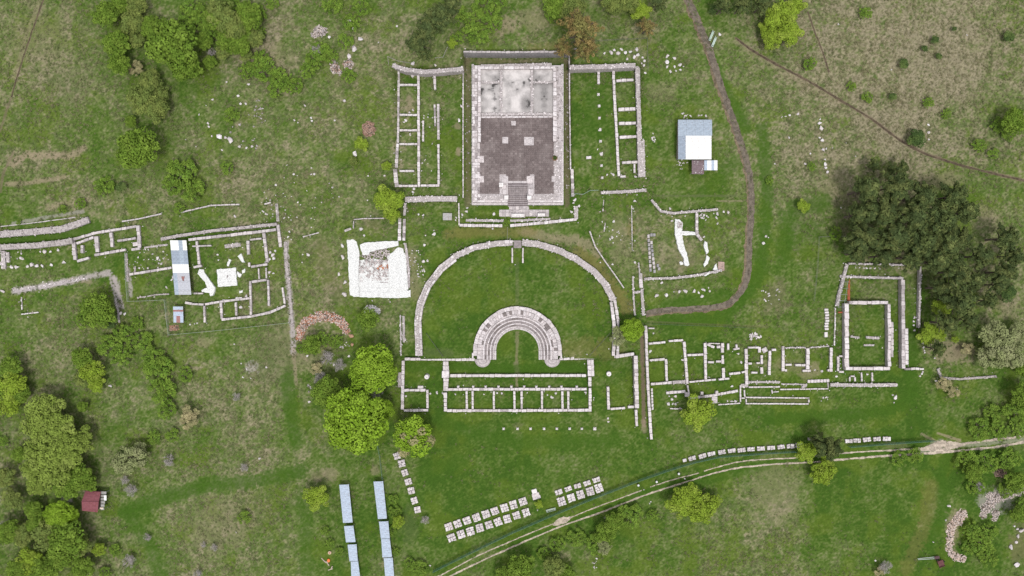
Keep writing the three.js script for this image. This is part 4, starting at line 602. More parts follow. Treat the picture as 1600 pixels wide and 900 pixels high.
field('flat pale boulder on the upper left slope', 'flat boulders on the upper left slope', [[343, 213, 8], [359, 219, 11], [352, 215, 6], [331, 213, 4], [332, 156, 5], [376, 162, 5], [384, 162, 4], [388, 131, 5], [354, 128, 3.5], [311, 179, 4], [325, 192, 5], [326, 198, 4], [372, 150, 4], [322, 165, 3], [290, 218, 3], [347, 234, 4], [374, 229, 5], [385, 231, 4], [394, 229, 5], [306, 229, 3]]);
scatter('grey stone strewn on the upper left slope', 'grey stones on the upper left slope', 18, 385, 205, 40, 30, 2, 4.5, [STONE[4], STONE[2]]); scatter('grey stone in the scree left of the meadow', 'scree left of the meadow', 16, 404, 170, 8, 14, 2, 4.5, [STONE[4], STONE[2]]);
field('white block lying below the far left retaining wall', 'blocks below the far left retaining wall', [[70, 393, 7], [63, 393, 5], [78, 393, 5], [91, 391, 6], [33, 396, 4], [32, 403, 5], [27, 404, 3], [35, 404, 5], [18, 417, 6], [24, 418, 7], [28, 418, 5], [43, 416, 6], [50, 414, 7], [58, 415, 7], [66, 416, 6], [80, 414, 6.5], [100, 411, 7], [0, 412, 6], [4, 455, 8], [19, 451, 3]]);
scatter('small stone strewn among the left house ruins', 'small stones among the left house ruins', 26, 235, 405, 30, 20, 1.8, 4); field('white stone lying among the left house ruins', 'white stones among the left house ruins', [[411, 330, 4], [417, 335, 4], [367, 338, 5], [422, 394, 6], [426, 398, 7], [428, 404, 6], [421, 405, 5], [430, 392, 5], [422, 426, 6], [427, 427, 5], [340, 398, 4], [341, 406, 4], [297, 507, 4], [304, 506, 3], [308, 505, 3], [376, 480, 6], [386, 462, 6], [349, 470, 6], [370, 467, 8], [194, 490, 7], [188, 489, 6], [246, 403, 7], [232, 405, 3], [252, 412, 4], [231, 419, 4], [260, 449, 4], [268, 437, 4], [270, 433, 5], [450, 370, 4], [452, 362, 4], [455, 374, 3]]);
scatter('small stone strewn above the left house ruins', 'stones strewn above the left house ruins', 24, 425, 330, 22, 26, 1.5, 3.4);
field('small pale stone on the lower left meadow', 'stones on the lower left meadow', [[172, 603, 6], [385, 577, 4], [380, 589, 4], [392, 591, 3], [377, 568, 3], [405, 716, 5], [483, 628, 5], [366, 538, 3], [416, 574, 4], [480, 556, 4], [522, 570, 5], [545, 557, 5], [369, 832, 4]]);
field('white slab leaning among stones in the lower right corner', 'slabs in the lower right corner', [[1597, 829, 12], [1591, 838, 7], [1588, 847, 5], [1580, 855, 8], [1590, 827, 5], [1585, 822, 4], [1589, 883, 8]]);
field('small pale stone beside the lane fence', 'stones beside the lane fence', [[1006, 765, 3], [1070, 748, 3], [840, 797, 3], [672, 884, 4], [645, 887, 4], [1483, 791, 5], [1478, 813, 4], [1458, 847, 3.5], [1368, 876, 4], [662, 812, 5], [1017, 784, 3], [1015, 787, 3]]);
scatter('small pale stone in the ring beside the grass clearing', 'stones by the lower bushes', 9, 930, 880, 5, 9, 2, 4);
scatter('small stone scattered across the left portico lawn', 'stones on the left portico lawn', 14, 672, 210, 12, 60, 1.6, 3.6); field('small stone in the left portico rooms', 'stones in the left portico rooms', [[634, 188, 6], [631, 190, 4], [641, 210, 4], [645, 172, 5], [640, 176, 4], [644, 118, 7], [717, 188, 6], [645, 300, 5], [647, 295, 5], [660, 255, 4], [659, 267, 3], [721, 166, 5], [722, 154, 4]]);
field('small stone inside the stage rooms', 'stones inside the stage rooms', [[862.5, 620.5, 6], [868.5, 614.5, 5], [855, 617, 3.5], [915, 613, 5], [777, 614, 4], [784, 614.5, 4], [756, 616, 3], [711, 616.5, 4], [683, 613.5, 4.5], [692, 615, 4], [672.5, 615, 5], [950, 654, 5], [950.5, 659, 4], [634, 619, 4]]);
field('white stone tumbled beside the forecourt of the temple', 'stones beside the temple forecourt', [[729, 331, 6], [722, 336, 5.5], [772, 334.5, 4.5], [770, 357, 4], [730, 325, 4], [713, 340, 4], [712, 344, 4], [898, 312, 6], [905, 322, 6], [893, 330, 5.5], [899, 335, 6], [902, 328, 5], [896, 317, 4]]);
scatter('small stone along the edge of the temple ditch', 'stones along the temple ditch', 24, 731, 200, 4, 105, 2, 3.4, [STONE[4], STONE[5], STONE[2]]); scatter('small dark stone in the ditch right of the temple', 'stones in the right temple ditch', 24, 886, 210, 3, 100, 2, 3.4, [STONE[4], STONE[5], STONE[5]]);
// ---------------------------------------------------------------- shaped stones: column bases, drums, blocks
function base(x, y, s, label, group, round) {
  const t = thing('stone_pedestal', label, 'pedestal', group, P(x, y)); const k = s * S;
  const a = mesh('plinth', pick(BLOCKS), pick([STONE[0], STONE[1], STONE[6]]), t); a.scale.set(k, .42, k); a.position.y = .14;
  const g = new THREE.CylinderGeometry(k * .36, k * .44, .22, 14); const b = mesh('torus', uvTop(g, .6), STONE[0], t); b.position.y = .44; b.rotation.y = rnd();
}
for (const x of [787, 808.7, 829, 850, 870, 890, 909, 929]) base(x, 669.5, x === 929 ? 5 : 4, 'small column base in the row below the stage rooms', 'column bases below the stage rooms');
for (const x of [716, 739.5, 759, 779, 799, 819, 838, 858, 877, 901]) base(x, 604, 3.8, 'small pedestal along the back of the stage rooms', 'pedestals along the stage rooms');
for (const [x, y] of [[934.8, 148], [935.9, 166], [936.4, 185], [938, 221], [939.6, 259], [940.7, 278]]) base(x, y, 4, 'low square column stump in line on the lawn right of the temple', 'column stumps on the lawn right of the temple');
function drum(x, y, r, ang, label) { const t = thing('column_drum', label, 'column drum', null, P(x, y)), k = r * S; const m = mesh('shaft', uvTop(new THREE.CylinderGeometry(k, k * 1.06, k * 1.5, 20, 1), .5), STONE[6], t); m.position.y = k * .72; m.rotation.set(.16, ang, .12); const h = mesh('dowel_hole', new THREE.CylinderGeometry(.12, .12, .06, 10), STONE[5], t); h.position.set(-.09, k * 1.47, .11); h.rotation.copy(m.rotation); }
drum(667.5, 588, 3.6, .6, 'fallen white column drum in the left court of the stage'); drum(951, 583.5, 3.6, -.5, 'fallen white column drum in the right court of the stage');
function slabBlock(x, y, w, d, h, ang, label, mat = STONE[0], name = 'stone_block', group = null, cat = 'block') { const m = mesh(name, pick(BLOCKS), mat); const p = P(x, y, h); m.position.copy(p); m.position.y -= h / 2 + .03; m.scale.set(w * S, h, d * S); m.rotation.y = ang; return tag(m, label, cat, group); }
slabBlock(657, 605, 9, 4.5, .5, 0, 'oblong block above the small room at the left end of the stage', STONE[1]); slabBlock(920, 246, 8, 4.5, .5, .05, 'oblong white block alone on the lawn beside the temple', STONE[0]);
slabBlock(1195, 547, 8, 8, .4, .5, 'broken slab wedged between two rooms of the right house ruins', STONE[2]); slabBlock(211, 381.5, 8, 6, .5, .1, 'block in the end room of the far left terrace walls', STONE[3]); slabBlock(352, 470, 8, 4, .5, .05, 'oblong white block on the lower wall of the left house ruins', STONE[6]); slabBlock(373, 467, 10, 5, .5, .12, 'long white block on the wall beside the square sheet in the left house ruins', STONE[6]);
slabBlock(1291, 523, 5, 8, .5, .05, 'single upright white block below the block column left of the small temple', STONE[6]);
for (let i = 0; i < 8; i++) slabBlock(1292.5 + rr(-1, 1), 484 + i * 4.3, 6, 3.4, .45, rr(-.1, .1), 'white block in the short column of blocks left of the small temple', pick([STONE[0], STONE[1], STONE[6]]), 'stone_block', 'block column left of the small temple');
for (let i = 0; i < 7; i++) slabBlock(1264.5 + i * 4.9, 596 - i * .2, 4.4, 5, .5, rr(-.1, .1), 'whitish block in the tight row above the long basin', pick([STONE[0], STONE[3], STONE[1]]), 'stone_block', 'block row above the long basin');
for (let i = 0; i < 7; i++) slabBlock(1018.6 + i * .2, 609 + i * 4.9, 3, 4.4, .5, rr(-.08, .08), 'white block in the row along the long wall right of the stage', pick([STONE[0], STONE[6], STONE[1]]), 'stone_block', 'blocks along the long wall');
const slate = [std(lin(.30, .30, .31), { map: stoneTex }), std(lin(.36, .355, .36), { map: stoneTex }), STONE[2]];
for (let i = 0; i < 9; i++) slabBlock(1013.5 + i * .4, 369 + i * 6.6, 3.6, 5.6, .5, .05, 'grey block in the two upright files near the sheeted ruin', pick(slate), 'stone_block', 'two files of grey blocks');
for (let i = 0; i < 8; i++) slabBlock(1018 + i * .7, 379 + i * 6.4, 3.6, 5.4, .5, .1, 'grey block in the two upright files near the sheeted ruin', pick(slate), 'stone_block', 'two files of grey blocks');
for (const [x, y] of [[1018, 367], [1022.5, 367], [1028, 415], [1030, 420]]) slabBlock(x, y, 3.8, 5, .5, .05, 'grey block in the two upright files near the sheeted ruin', pick(slate), 'stone_block', 'two files of grey blocks');
// ---------------------------------------------------------------- pallets of carved fragments
const palMats = [STONE[0], STONE[1], STONE[3], STONE[6], STONE[0]];
function pallet(x, y, w, d, ang, label, group, n = 7) {
  x += rr(-.5, .5); y += rr(-.4, .4); w *= rr(.92, 1.04); d *= rr(.92, 1.04); ang += rr(-.07, .07); n += Math.floor(rr(-1, 2)); const own = [pick(palMats), pick(palMats), pick(palMats), STONE[2]];
  const t = thing('stone_pallet', label, 'pallet', group, P(x, y)), W = w * S, D = d * S; t.rotation.y = ang;
  const bs = []; for (let i = 0; i < 5; i++) { const g = new THREE.BoxGeometry(W * .96, .05, D * .14); g.translate(0, .13, (i - 2) * D * .2); bs.push(g); } for (let i = -1; i <= 1; i++) { const g = new THREE.BoxGeometry(.12, .16, D * .94); g.translate(i * W * .42, .02, 0); bs.push(g); }
  mesh('pallet_base', mergeGeometries(bs), TIMBER, t);
  let rects = [[-W / 2, -D / 2, W / 2, D / 2]];
  while (rects.length < n) { rects.sort((a, b) => (b[2] - b[0]) * (b[3] - b[1]) - (a[2] - a[0]) * (a[3] - a[1])); const [a, b, c, e] = rects.shift(), k = rr(.36, .64); if (c - a > e - b) rects.push([a, b, lerp(a, c, k), e], [lerp(a, c, k), b, c, e]); else rects.push([a, b, c, lerp(b, e, k)], [a, lerp(b, e, k), c, e]); }
  for (const [a, b, c, e] of rects) { const m = mesh('fragment', pick(BLOCKS), pick(own), t), h = rr(.28, .5); m.position.set((a + c) / 2, .155 + h / 2, (b + e) / 2); m.scale.set((c - a) * rr(.84, 1), h, (e - b) * rr(.84, 1)); m.rotation.y = rr(-.22, .22); }
}
const rowA = 'pallet of pale fragments in the long double row by the lane';
for (let i = 0; i < 9; i++) { pallet(701 + i * 14.5, 822.5 - i * 5, 12.5, 13, .33, rowA, 'long double row of pallets', 8); pallet(706 + i * 14.5, 839 - i * 4.9, 12.5, 13, .33, rowA, 'long double row of pallets', 8); }
for (let i = 0; i < 5; i++) { pallet(873 + i * 14.7, 768 - i * 4.7, 12.5, 8, .33, 'oblong pallet of fragments in the upper line of the short double row', 'short double row, upper line', 4); pallet(877.5 + i * 14.6, 782.5 - i * 5.1, 12.5, 14, .3, 'square pallet of fragments in the lower line of the short double row', 'short double row, lower line', 8); }
for (let i = 0; i < 7; i++) pallet([621, 628, 633, 638, 642.5, 648, 652.5][i], [712, 723, 737.5, 752, 766, 781, 796][i], 11, 11, .28, 'pallet of fragments in the single file below the oak with dead branches', 'single file of pallets', 6);
const fr = [[1081, 716, .3], [1097, 712, .25], [1111, 708.5, .2], [1127, 706, .15], [1142, 704, .12], [1158, 702.5, .1], [1173, 701.5, .08], [1188, 700, .08], [1204, 699, .06], [1219, 698, .06], [1234, 696.5, .06], [1248, 695, .08], [1325, 688.5, .05], [1338, 687.5, .05], [1353, 686.5, .06], [1369, 685.5, .06], [1384, 685, .05]];
for (const [x, y, a] of fr) pallet(x, y, 12.5, 7, a, 'low pallet of fragments in the line along the green lane fence', 'pallets along the lane fence', 5);
slabBlock(1070, 719.5, 6, 5, .5, .2, 'small block at the start of the pallet line along the lane fence', STONE[0]); slabBlock(1268, 686, 11, 4, .5, .1, 'dark slab half hidden by the dark tree over the lane', STONE[5]);
{ const t = thing('inscribed_block_stack', 'white slab set on two stepped stone blocks between the pallet rows', 'block stack', null, P(837, 772)); t.rotation.y = .3; for (const [x, z, w, d, h, m] of [[0, .8, 2.2, .9, .5, STONE[1]], [-.05, 0, 2.0, .8, .6, STONE[3]], [-.1, -.95, 1.4, 1.1, .55, WHITE]]) { const q = mesh('block', pick(BLOCKS), m, t); q.position.set(x, h / 2 - .03, z); q.scale.set(w, h, d); } }
// ---------------------------------------------------------------- heaps of rubble
function heap(name, label, group, blobs, hgt, dens, cols, s0, s1) { // blobs: [x,y,r]
  const t = thing(name, label, 'rubble heap', group, P(blobs[0][0], blobs[0][1])), list = [], cap = [];
  for (const [x, y, r] of blobs) {
    const n = Math.round(r * r * dens), hh = Math.min(hgt, r * S * .5), g = new THREE.SphereGeometry(1, 16, 8, 0, 6.2832, 0, 1.5708), p = P(x, y); g.scale(r * S * .85, hh * .8, r * S * .85); g.translate(p.x - t.c.x, p.y - .15 - t.c.y, p.z - t.c.z); cap.push(g);
    for (let i = 0; i < n; i++) { const a = rnd() * 6.283, q = Math.sqrt(rnd()) * (.85 + .3 * vn(a * 2 + x, y)), e = P(x + Math.cos(a) * q * r, y + Math.sin(a) * q * r); list.push([e.x - t.c.x, e.y + Math.max(0, hh * .8 * (1 - q * q) - .1) + .05 - t.c.y, e.z - t.c.z, rr(s0, s1), pick(cols)()]); }
  }
  mesh('mound', mergeGeometries(cap), std(lin(.22, .19, .16), { map: gravelTex }), t); tag(mesh('rubble', mergeStones(list), RUB, t), null, null, null, 'stuff'); return t;
}
const GR = () => tone(.40, .37, .36, .4), OR = () => tone(.45, .21, .13, .35), PK = () => tone(.36, .25, .20, .3), WH = () => tone(.62, .55, .50, .25), CR = () => tone(.58, .46, .38, .25);
heap('rubble_heap', 'curved heap of broken orange tile and grey stone left of the bright tree', null, [[469, 525, 6], [471, 514, 8], [478, 504, 9], [488, 499, 8], [499, 494, 9], [510, 494, 8], [520, 496, 8], [530, 501, 8], [537, 508, 8], [541, 517, 6]], .8, 2.2, [GR, CR, OR, OR, CR, WH], .25, .6);
heap('brick_heap', 'bright orange patch of broken brick on the curved heap', null, [[467, 528, 5], [470, 519, 6], [475, 510, 5]], 1.2, 2.4, [OR, OR, OR, GR], .25, .55);
for (const [x, y, s] of [[548, 525, 8], [550, 538, 6]]) stone(x, y, s, 'rounded tan boulder at the end of the curved rubble heap', 'tan boulders by the curved heap', [std(lin(.42, .27, .18), { map: stoneTex })], 'boulder');
scatter('small stone at the tail of the curved rubble heap', 'stones at the tail of the curved heap', 10, 540, 540, 10, 6, 2, 4); scatter('stone mound peeking among shrubs left of the bright tree', 'stones in the shrubs left of the bright tree', 8, 482, 606, 4, 6, 2, 4, [STONE[4], STONE[2]]);
heap('rubble_heap', 'heap of pale stones in the meadow thicket near the top', null, [[499, 49, 9], [492, 54, 6], [506, 49, 6]], 1, 1.6, [GR, WH, GR], .3, .6); heap('rubble_heap', 'low heap of pale stones below the thicket rocks', null, [[520, 100, 6], [524, 107, 8], [544, 100, 8], [533, 114, 5]], .7, 1.6, [GR, WH, PK], .3, .6); heap('brick_heap', 'rounded heap of reddish brick left of the left portico', null, [[577, 201, 11], [573, 206, 7]], 1.6, 2.2, [PK, PK, () => tone(.33, .2, .15)], .3, .6);
heap('rubble_heap', 'long heap of cream rubble at the lower right corner', null, [[1503, 804, 9], [1496, 813, 9], [1487, 821, 8], [1485, 831, 7], [1484, 841, 7], [1484, 850, 6], [1483, 858, 5.5], [1487, 866, 6], [1494, 870, 7], [1503, 872, 6.5]], .8, 2, [CR, WH, WH, CR], .25, .55); heap('rubble_heap', 'spread of grey rubble curving to the right edge', null, [[1540, 795, 9], [1548, 786, 9], [1556, 778, 9], [1566, 775, 9], [1578, 773, 7], [1590, 769, 7], [1604, 765, 8], [1556, 802, 7], [1554, 810, 5], [1547, 775, 7], [1536, 805, 6]], .6, 1.9, [GR, WH, WH], .25, .5); heap('brick_heap', 'brown heap under shrubs near the right edge', null, [[1558, 739, 7], [1566, 739, 7]], .7, 1.6, [PK], .25, .5); heap('brick_heap', 'small orange brick heap beside the rusty patched cover', null, [[269, 513, 5], [275, 512, 5]], .6, 2.4, [() => tone(.42, .24, .16), PK], .25, .45); heap('rubble_heap', 'white rubble heap behind the small round tree', null, [[575, 485, 6], [583, 483, 6], [589, 487, 5]], .9, 2, [() => tone(.75, .74, .73, .1)], .4, .8);
for (const [x, z, nx, nz, w, dx, dz] of wallEdge) if (rnd() < .3) { const s = (rnd() < .5 ? -1 : 1) * (w * .5 + rr(.05, .7)), t = rr(-.6, .6), X = x + nx * s + dx * t, Z = z + nz * s + dz * t; strewn.push([X, ht(X, Z) + .04, Z, rr(.18, .5), tone(.6, .57, .57, .25)]); }
tag(mesh('strewn_stones', mergeStones(strewn), RUB), 'many small pale stones strewn through the grass around the ruins', 'stones', null, 'stuff');
// ---------------------------------------------------------------- metal roofs and the hut
function corr(a, b, c, d, pitch = .25, depth = .045) { // ribbed sheet through four corners (a,b top edge; d,c bottom edge), ribs run from top to bottom edge
  const n = Math.max(2, Math.round(a.distanceTo(b) / pitch) * 2), m = 4, pos = [], uv = [], idx = []; const up = V(0, 1, 0);
  for (let l = 0; l < 2; l++) for (let j = 0; j <= m; j++) for (let i = 0; i <= n; i++) { const t = i / n, s = j / m, p = a.clone().lerp(b, t).lerp(d.clone().lerp(c, t), s); p.y += (i % 2 ? depth : 0) - l * .03; pos.push(p.x, p.y, p.z); uv.push(t * a.distanceTo(b) * .3, s * a.distanceTo(d) * .3); }
  const q = (n + 1) * (m + 1); for (let j = 0; j < m; j++) for (let i = 0; i < n; i++) { const k = j * (n + 1) + i; idx.push(k, k + n + 1, k + 1, k + 1, k + n + 1, k + n + 2, q + k, q + k + 1, q + k + n + 1, q + k + 1, q + k + n + 2, q + k + n + 1); }
  let g = new THREE.BufferGeometry(); g.setAttribute('position', new THREE.Float32BufferAttribute(pos, 3)); g.setAttribute('uv', new THREE.Float32BufferAttribute(uv, 2)); g.setIndex(idx); g = g.toNonIndexed(); g.computeVertexNormals(); return g;
}
const sheetTex = dataTex(256, 256, (i, j) => { const v = .94 + (fbm(i / 50, j / 14, 3) - .5) * .24 + (vn(i / 3, j / 30) - .5) * .1, r = sm(.64, .8, fbm(i / 18 + 70, j / 30 + 4, 3)) * .3; return [v * (1 - r * .35), v * (1 - r * .6), v * (1 - r * .8)]; });
const sh = (r, g, b, o = {}) => std(lin(r, g, b), { map: sheetTex, roughness: .55, metalness: .15, ...o });
const BLUE = sh(.36, .42, .50), BLUE2 = sh(.31, .36, .44), WSH = sh(.82, .82, .82), LBL = sh(.43, .50, .61), RUST = sh(.33, .17, .16), MAU = sh(.20, .15, .165), GSH = sh(.46, .47, .52);
function sheet(parent, q, y, mat, slope = 0, name = 'roof_sheet') { // q: 4 pixel corners TL TR BR BL; y: levels at top and bottom edge
  const c = parent.c, ys = Array.isArray(y) ? y : [y, y - slope], p = q.map(([u, v], i) => Pabs(u, v, ys[i < 2 ? 0 : 1]).sub(c)); return mesh(name, corr(...p), mat, parent);
}
function posts(parent, list, yt) { for (const [x, y] of list) { const p = Pabs(x, y, yt), g0 = ht(p.x, p.z), g = new THREE.BoxGeometry(.14, yt - g0 + .2, .14); g.translate(p.x - parent.c.x, (yt + g0 - .2) / 2 - parent.c.y - .08, p.z - parent.c.z); mesh('post', g, STEEL, parent); } }
const rc = (x0, y0, x1, y1) => [[x0, y0], [x1, y0], [x1, y1], [x0, y1]];
{
  const A = ruin('covered_shed', 'flat shed roof of blue-grey and white metal sheets on the lawn', 1086, 218, null, 'shed'), y = P(1086, 218).y + 2.6;
  for (let i = 0; i < 4; i++) sheet(A, rc(1059.5 + i * 13.3, 187, 1072.7 + i * 13.3, 212.4), [y + .3, y], BLUE);
  sheet(A, rc(1059.5, 212, 1071.4, 249), [y - .02, y - .35], BLUE2); for (let i = 0; i < 4; i++) sheet(A, rc(1071.4 + i * 10.1, 212, 1081.4 + i * 10.1, 249), [y + .03, y - .3], WSH);
  posts(A, [[1061, 189], [1110, 189], [1061, 247], [1110, 247], [1085, 247], [1085, 189]], y - .4);
  const wl = std(lin(.30, .27, .25), { map: stoneTex }); mesh('wall', mergeGeometries([[1061, 190, 1062.5, 246], [1109.5, 190, 1111, 246], [1063, 190, 1109, 191.5]].map(([a, b, c, d]) => boxAt(a, b, c, d, y - .42, y - 3.4, A.c))), wl, A);
  const B = ruin('lean_to', 'dark mauve lean-to roof weighted with stones under the white roofed shed', 1090, 261, null, 'shed'), yb = y - .75;
  sheet(B, rc(1081, 250.5, 1100, 272), [yb, yb - .4], MAU); posts(B, [[1082, 270], [1099, 271]], yb - .5);
  for (let i = 0; i < 12; i++) { const u = rr(1082.5, 1099), v = rr(252, 270), m = mesh('weight_stone', pick(ROCKS), pick([STONE[0], STONE[3]]), B); m.position.copy(Pabs(u, v, yb - .4 * (v - 250.5) / 21.5 + .13).sub(B.c)); m.scale.setScalar(rr(.22, .4)); }
  const C = ruin('lean_to', 'small pale blue and white striped lean-to beside the mauve one', 1110, 258, null, 'shed');
  for (const [x0, x1, m] of [[1100.4, 1105, LBL], [1105, 1111.6, WSH], [1111.6, 1116, LBL], [1116, 1121, WSH]]) sheet(C, rc(x0, 250.5, x1, 266), [yb + .1, yb - .2], m); posts(C, [[1102, 265], [1120, 265], [1120, 252]], yb - .28);
}
{ // striped cover of the left ruins
  const A = ruin('striped_cover', 'long metal cover with white and blue-grey patches over the left house ruins', 284, 418, null, 'cover'), y = P(284, 418).y + 2.4;
  const e = t => [265.6 + t * 7.5, 291 + t * 0 + t * 7.8], rows = [[0, .19, [WSH, WSH, BLUE, WSH]], [.185, .44, [BLUE2, BLUE2, BLUE, BLUE2]], [.43, .61, [WSH, WSH, WSH, WSH]], [.6, 1, [BLUE, GSH, GSH, GSH]]];
  rows.forEach(([t0, t1, ms], r) => ms.forEach((m, i) => { const [a0, b0] = e(t0), [a1, b1] = e(t1), f = (a, b, k) => lerp(a, b, k / 4), Y0 = lerp(375.5, 460.5, t0), Y1 = lerp(375.5, 460.5, t1); sheet(A, [[f(a0, b0, i), Y0], [f(a0, b0, i + 1), Y0], [f(a1, b1, i + 1), Y1], [f(a1, b1, i), Y1]], [y - t0 * .6 + (r % 2) * .02, y - t1 * .6 + (r % 2) * .02], m); }));
  sheet(A, [[283, 432], [288.5, 432], [287, 439], [285.5, 439]], [y - .25, y - .3], RUST, 0, 'rust_patch'); posts(A, [[268, 378], [290, 378], [270, 418], [294, 418], [274, 458], [298, 458]], y - .65);
  const B = ruin('patched_cover', 'small pale metal cover patched with rust inside the fence corner', 278, 491, null, 'cover'), yb = P(278, 491).y + 1.7;
  for (const [x0, y0, x1, y1, m] of [[270.4, 479, 285.8, 484, LBL], [270.6, 484, 286, 487, RUST], [270.8, 487, 286.2, 493.5, LBL], [271, 493.5, 275.5, 504, LBL], [275.5, 493.5, 281.5, 504, RUST], [281.5, 493.5, 286.4, 504, LBL]]) sheet(B, rc(x0, y0, x1, y1), yb - (y0 - 479) * .012, m, (y1 - y0) * .012); posts(B, [[272, 481], [285, 481], [272, 502], [285, 502]], yb - .4);
}
{ // long canopies over finds
  const run = (label, secs, shrub) => { const [x0, y0] = secs[0], A = ruin('storage_canopy', label, x0, y0, 'long pale blue canopies', 'canopy');
    secs.forEach(([xl, ya, xr, xl2, yb, xr2], i) => { const y = P((xl + xr2) / 2, (ya + yb) / 2).y + 2.1 + (i % 2) * .25, n = Math.max(1, Math.round((yb - ya) / 14)); for (let k = 0; k < n; k++) { const t0 = k / n, t1 = (k + 1) / n; sheet(A, [[lerp(xl, xl2, t0), lerp(ya, yb, t0)], [lerp(xr, xr2, t0), lerp(ya, yb, t0) - .6], [lerp(xr, xr2, t1), lerp(ya, yb, t1) - .6], [lerp(xl, xl2, t1), lerp(ya, yb, t1)]], [y, y], LBL); } posts(A, [[xl + 1, ya + 1], [xr - 1, ya + 1], [xl2 + 1, yb - 1], [xr2 - 1, yb - 1]], y - .12); }); };
  run('long pale blue metal canopy beside the open meadow', [[530, 757.5, 545, 536, 817, 551], [537.5, 822, 552, 540.5, 847.5, 555.5], [543, 851, 557, 546, 877, 559], [548, 877.5, 559.5, 549, 905, 563]]);
  run('long pale blue metal canopy half overgrown on its right', [[583.5, 752.5, 598.5, 590.5, 811, 604.5], [592, 815, 606.5, 595, 841.5, 609], [595.5, 842, 609, 597.5, 871, 612.5], [599.5, 872, 613.5, 602, 905, 616]]);
}
{ // hut with red roof
  const A = ruin('hut', 'small hut with a dark red gabled roof among the trees', 146, 783, null, 'hut'), c = A.c, y = P(146, 783).y, e = y + 2.3, r = y + 3.2, red = sh(.24, .085, .10), wd = std(lin(.13, .10, .08));
  const roofQ = [[133.5, 767, 157.5, 768.5], [127.5, 783.5, 154, 785], [128, 798, 152.5, 800.5]];
  mesh('roof_slope', corr(Pabs(133.5, 767, e).sub(c), Pabs(157.5, 768.5, e).sub(c), Pabs(154, 784.6, r).sub(c), Pabs(127.5, 783.4, r).sub(c)), red, A); mesh('roof_slope', corr(Pabs(127.5, 783.4, r).sub(c), Pabs(154, 784.6, r).sub(c), Pabs(152.5, 800.5, e).sub(c), Pabs(128, 798, e).sub(c)), red, A);
  mesh('ridge_cap', (() => { const a = Pabs(127.5, 783.4, r + .05).sub(c), b = Pabs(154, 784.6, r + .05).sub(c), g = new THREE.CylinderGeometry(.08, .08, a.distanceTo(b), 8); g.rotateZ(Math.PI / 2); g.rotateY(-Math.atan2(b.z - a.z, b.x - a.x)); g.translate((a.x + b.x) / 2, a.y, (a.z + b.z) / 2); return g; })(), red, A);
  const wallG = boxAt(132, 770, 152, 797, e - .03, y - .3, c); mesh('wall', wallG, wd, A); mesh('gable', boxAt(133, 778, 151, 790, e + .5, e - .05, c), wd, A);
  mesh('door', boxAt(152.1, 786, 152.7, 792, y + 2, y - .05, c), std(lin(.2, .1, .06)), A);
  mesh('porch_roof', mergeGeometries([0, 1, 2, 3, 4, 5].map(i => boxAt(157.5, 768 + i * 5, 166 - i * .7, 771.8 + i * 5, y + 2.0 + (i % 2) * .04, y + 1.93 + (i % 2) * .04, c))), std(lin(.33, .32, .31), { map: sheetTex }), A);
  mesh('porch_sheet', boxAt(162.5, 774, 166.3, 782, y + 2.12, y + 2.06, c), WSH, A); mesh('porch_sheet', boxAt(156, 793, 161, 795.5, y + 2.1, y + 2.06, c), std(lin(.6, .5, .42)), A); posts(A, [[165, 769], [162, 795]], y + 1.95);
}
// ---------------------------------------------------------------- fences and rails
const netTex = dataTex(64, 64, (i, j) => { const v = (i % 16 < 5 || j % 16 < 5) ? 1 : .12; return [v, v, v]; }, false);
function fence(name, label, cat, pts, h, sp, net, postMat = GREENP) {
  const t = thing(name, label, cat, null, P(pts[0][0], pts[0][1])), c = t.c, s = cut(pts, sp, .02), W = s.map(([x, y]) => P(x, y, h));
  const railParts = [];
  for (let i = 0; i < W.length; i++) {
    const g0 = ht(W[i].x, W[i].z), g = new THREE.CylinderGeometry(.04, .045, h + .35, 7); g.translate(W[i].x - c.x, g0 + (h - .3) / 2 - c.y + .03, W[i].z - c.z); mesh('post', g, postMat, t);
    if (!i) continue;
    const a = W[i - 1], b = W[i], ga = ht(a.x, a.z), rail = (ya, yb, r, n) => { const p = V(a.x, ya, a.z), q = V(b.x, yb, b.z), cv = new THREE.LineCurve3(p.sub(c), q.sub(c)); mesh(n, new THREE.TubeGeometry(cv, 1, r, 5), postMat, t); };
    rail(ga + h, g0 + h, .03, 'top_rail');
    if (net) { const g = new THREE.BufferGeometry(), L = a.distanceTo(b), y0 = .06, P4 = [[a, ga + y0], [b, g0 + y0], [b, g0 + h], [a, ga + h]].flatMap(([p, y]) => [p.x - c.x, y - c.y, p.z - c.z]); g.setAttribute('position', new THREE.Float32BufferAttribute(P4, 3)); g.setAttribute('uv', new THREE.Float32BufferAttribute([0, 0, L * 2, 0, L * 2, h * 2, 0, h * 2], 2)); g.setIndex([0, 1, 2, 0, 2, 3]); g.computeVertexNormals(); mesh('net_panel', g, net, t); }
    else rail(ga + h * .5, g0 + h * .5, .025, 'middle_rail');
  }
}
const net = (r, g, b, o) => std(lin(r, g, b), { transparent: true, opacity: o, side: THREE.DoubleSide });
const lanePts = pairs(676, 895, 720, 873, 800, 834, 860, 808, 925, 781, 1000, 752, 1040, 738, 1085, 724, 1125, 715, 1160, 712.5, 1200, 709.5, 1245, 707), lane2 = pairs(1330, 699.5, 1380, 695.5, 1463, 689.5);
fence('net_fence', 'long green net fence following the lane below the stone pallets', 'fence', lanePts, 1.9, 15, net(.10, .20, .165, .62)); fence('net_fence', 'short green net fence from the dark tree to the lane fork', 'fence', lane2, 1.9, 15, net(.10, .20, .165, .62));
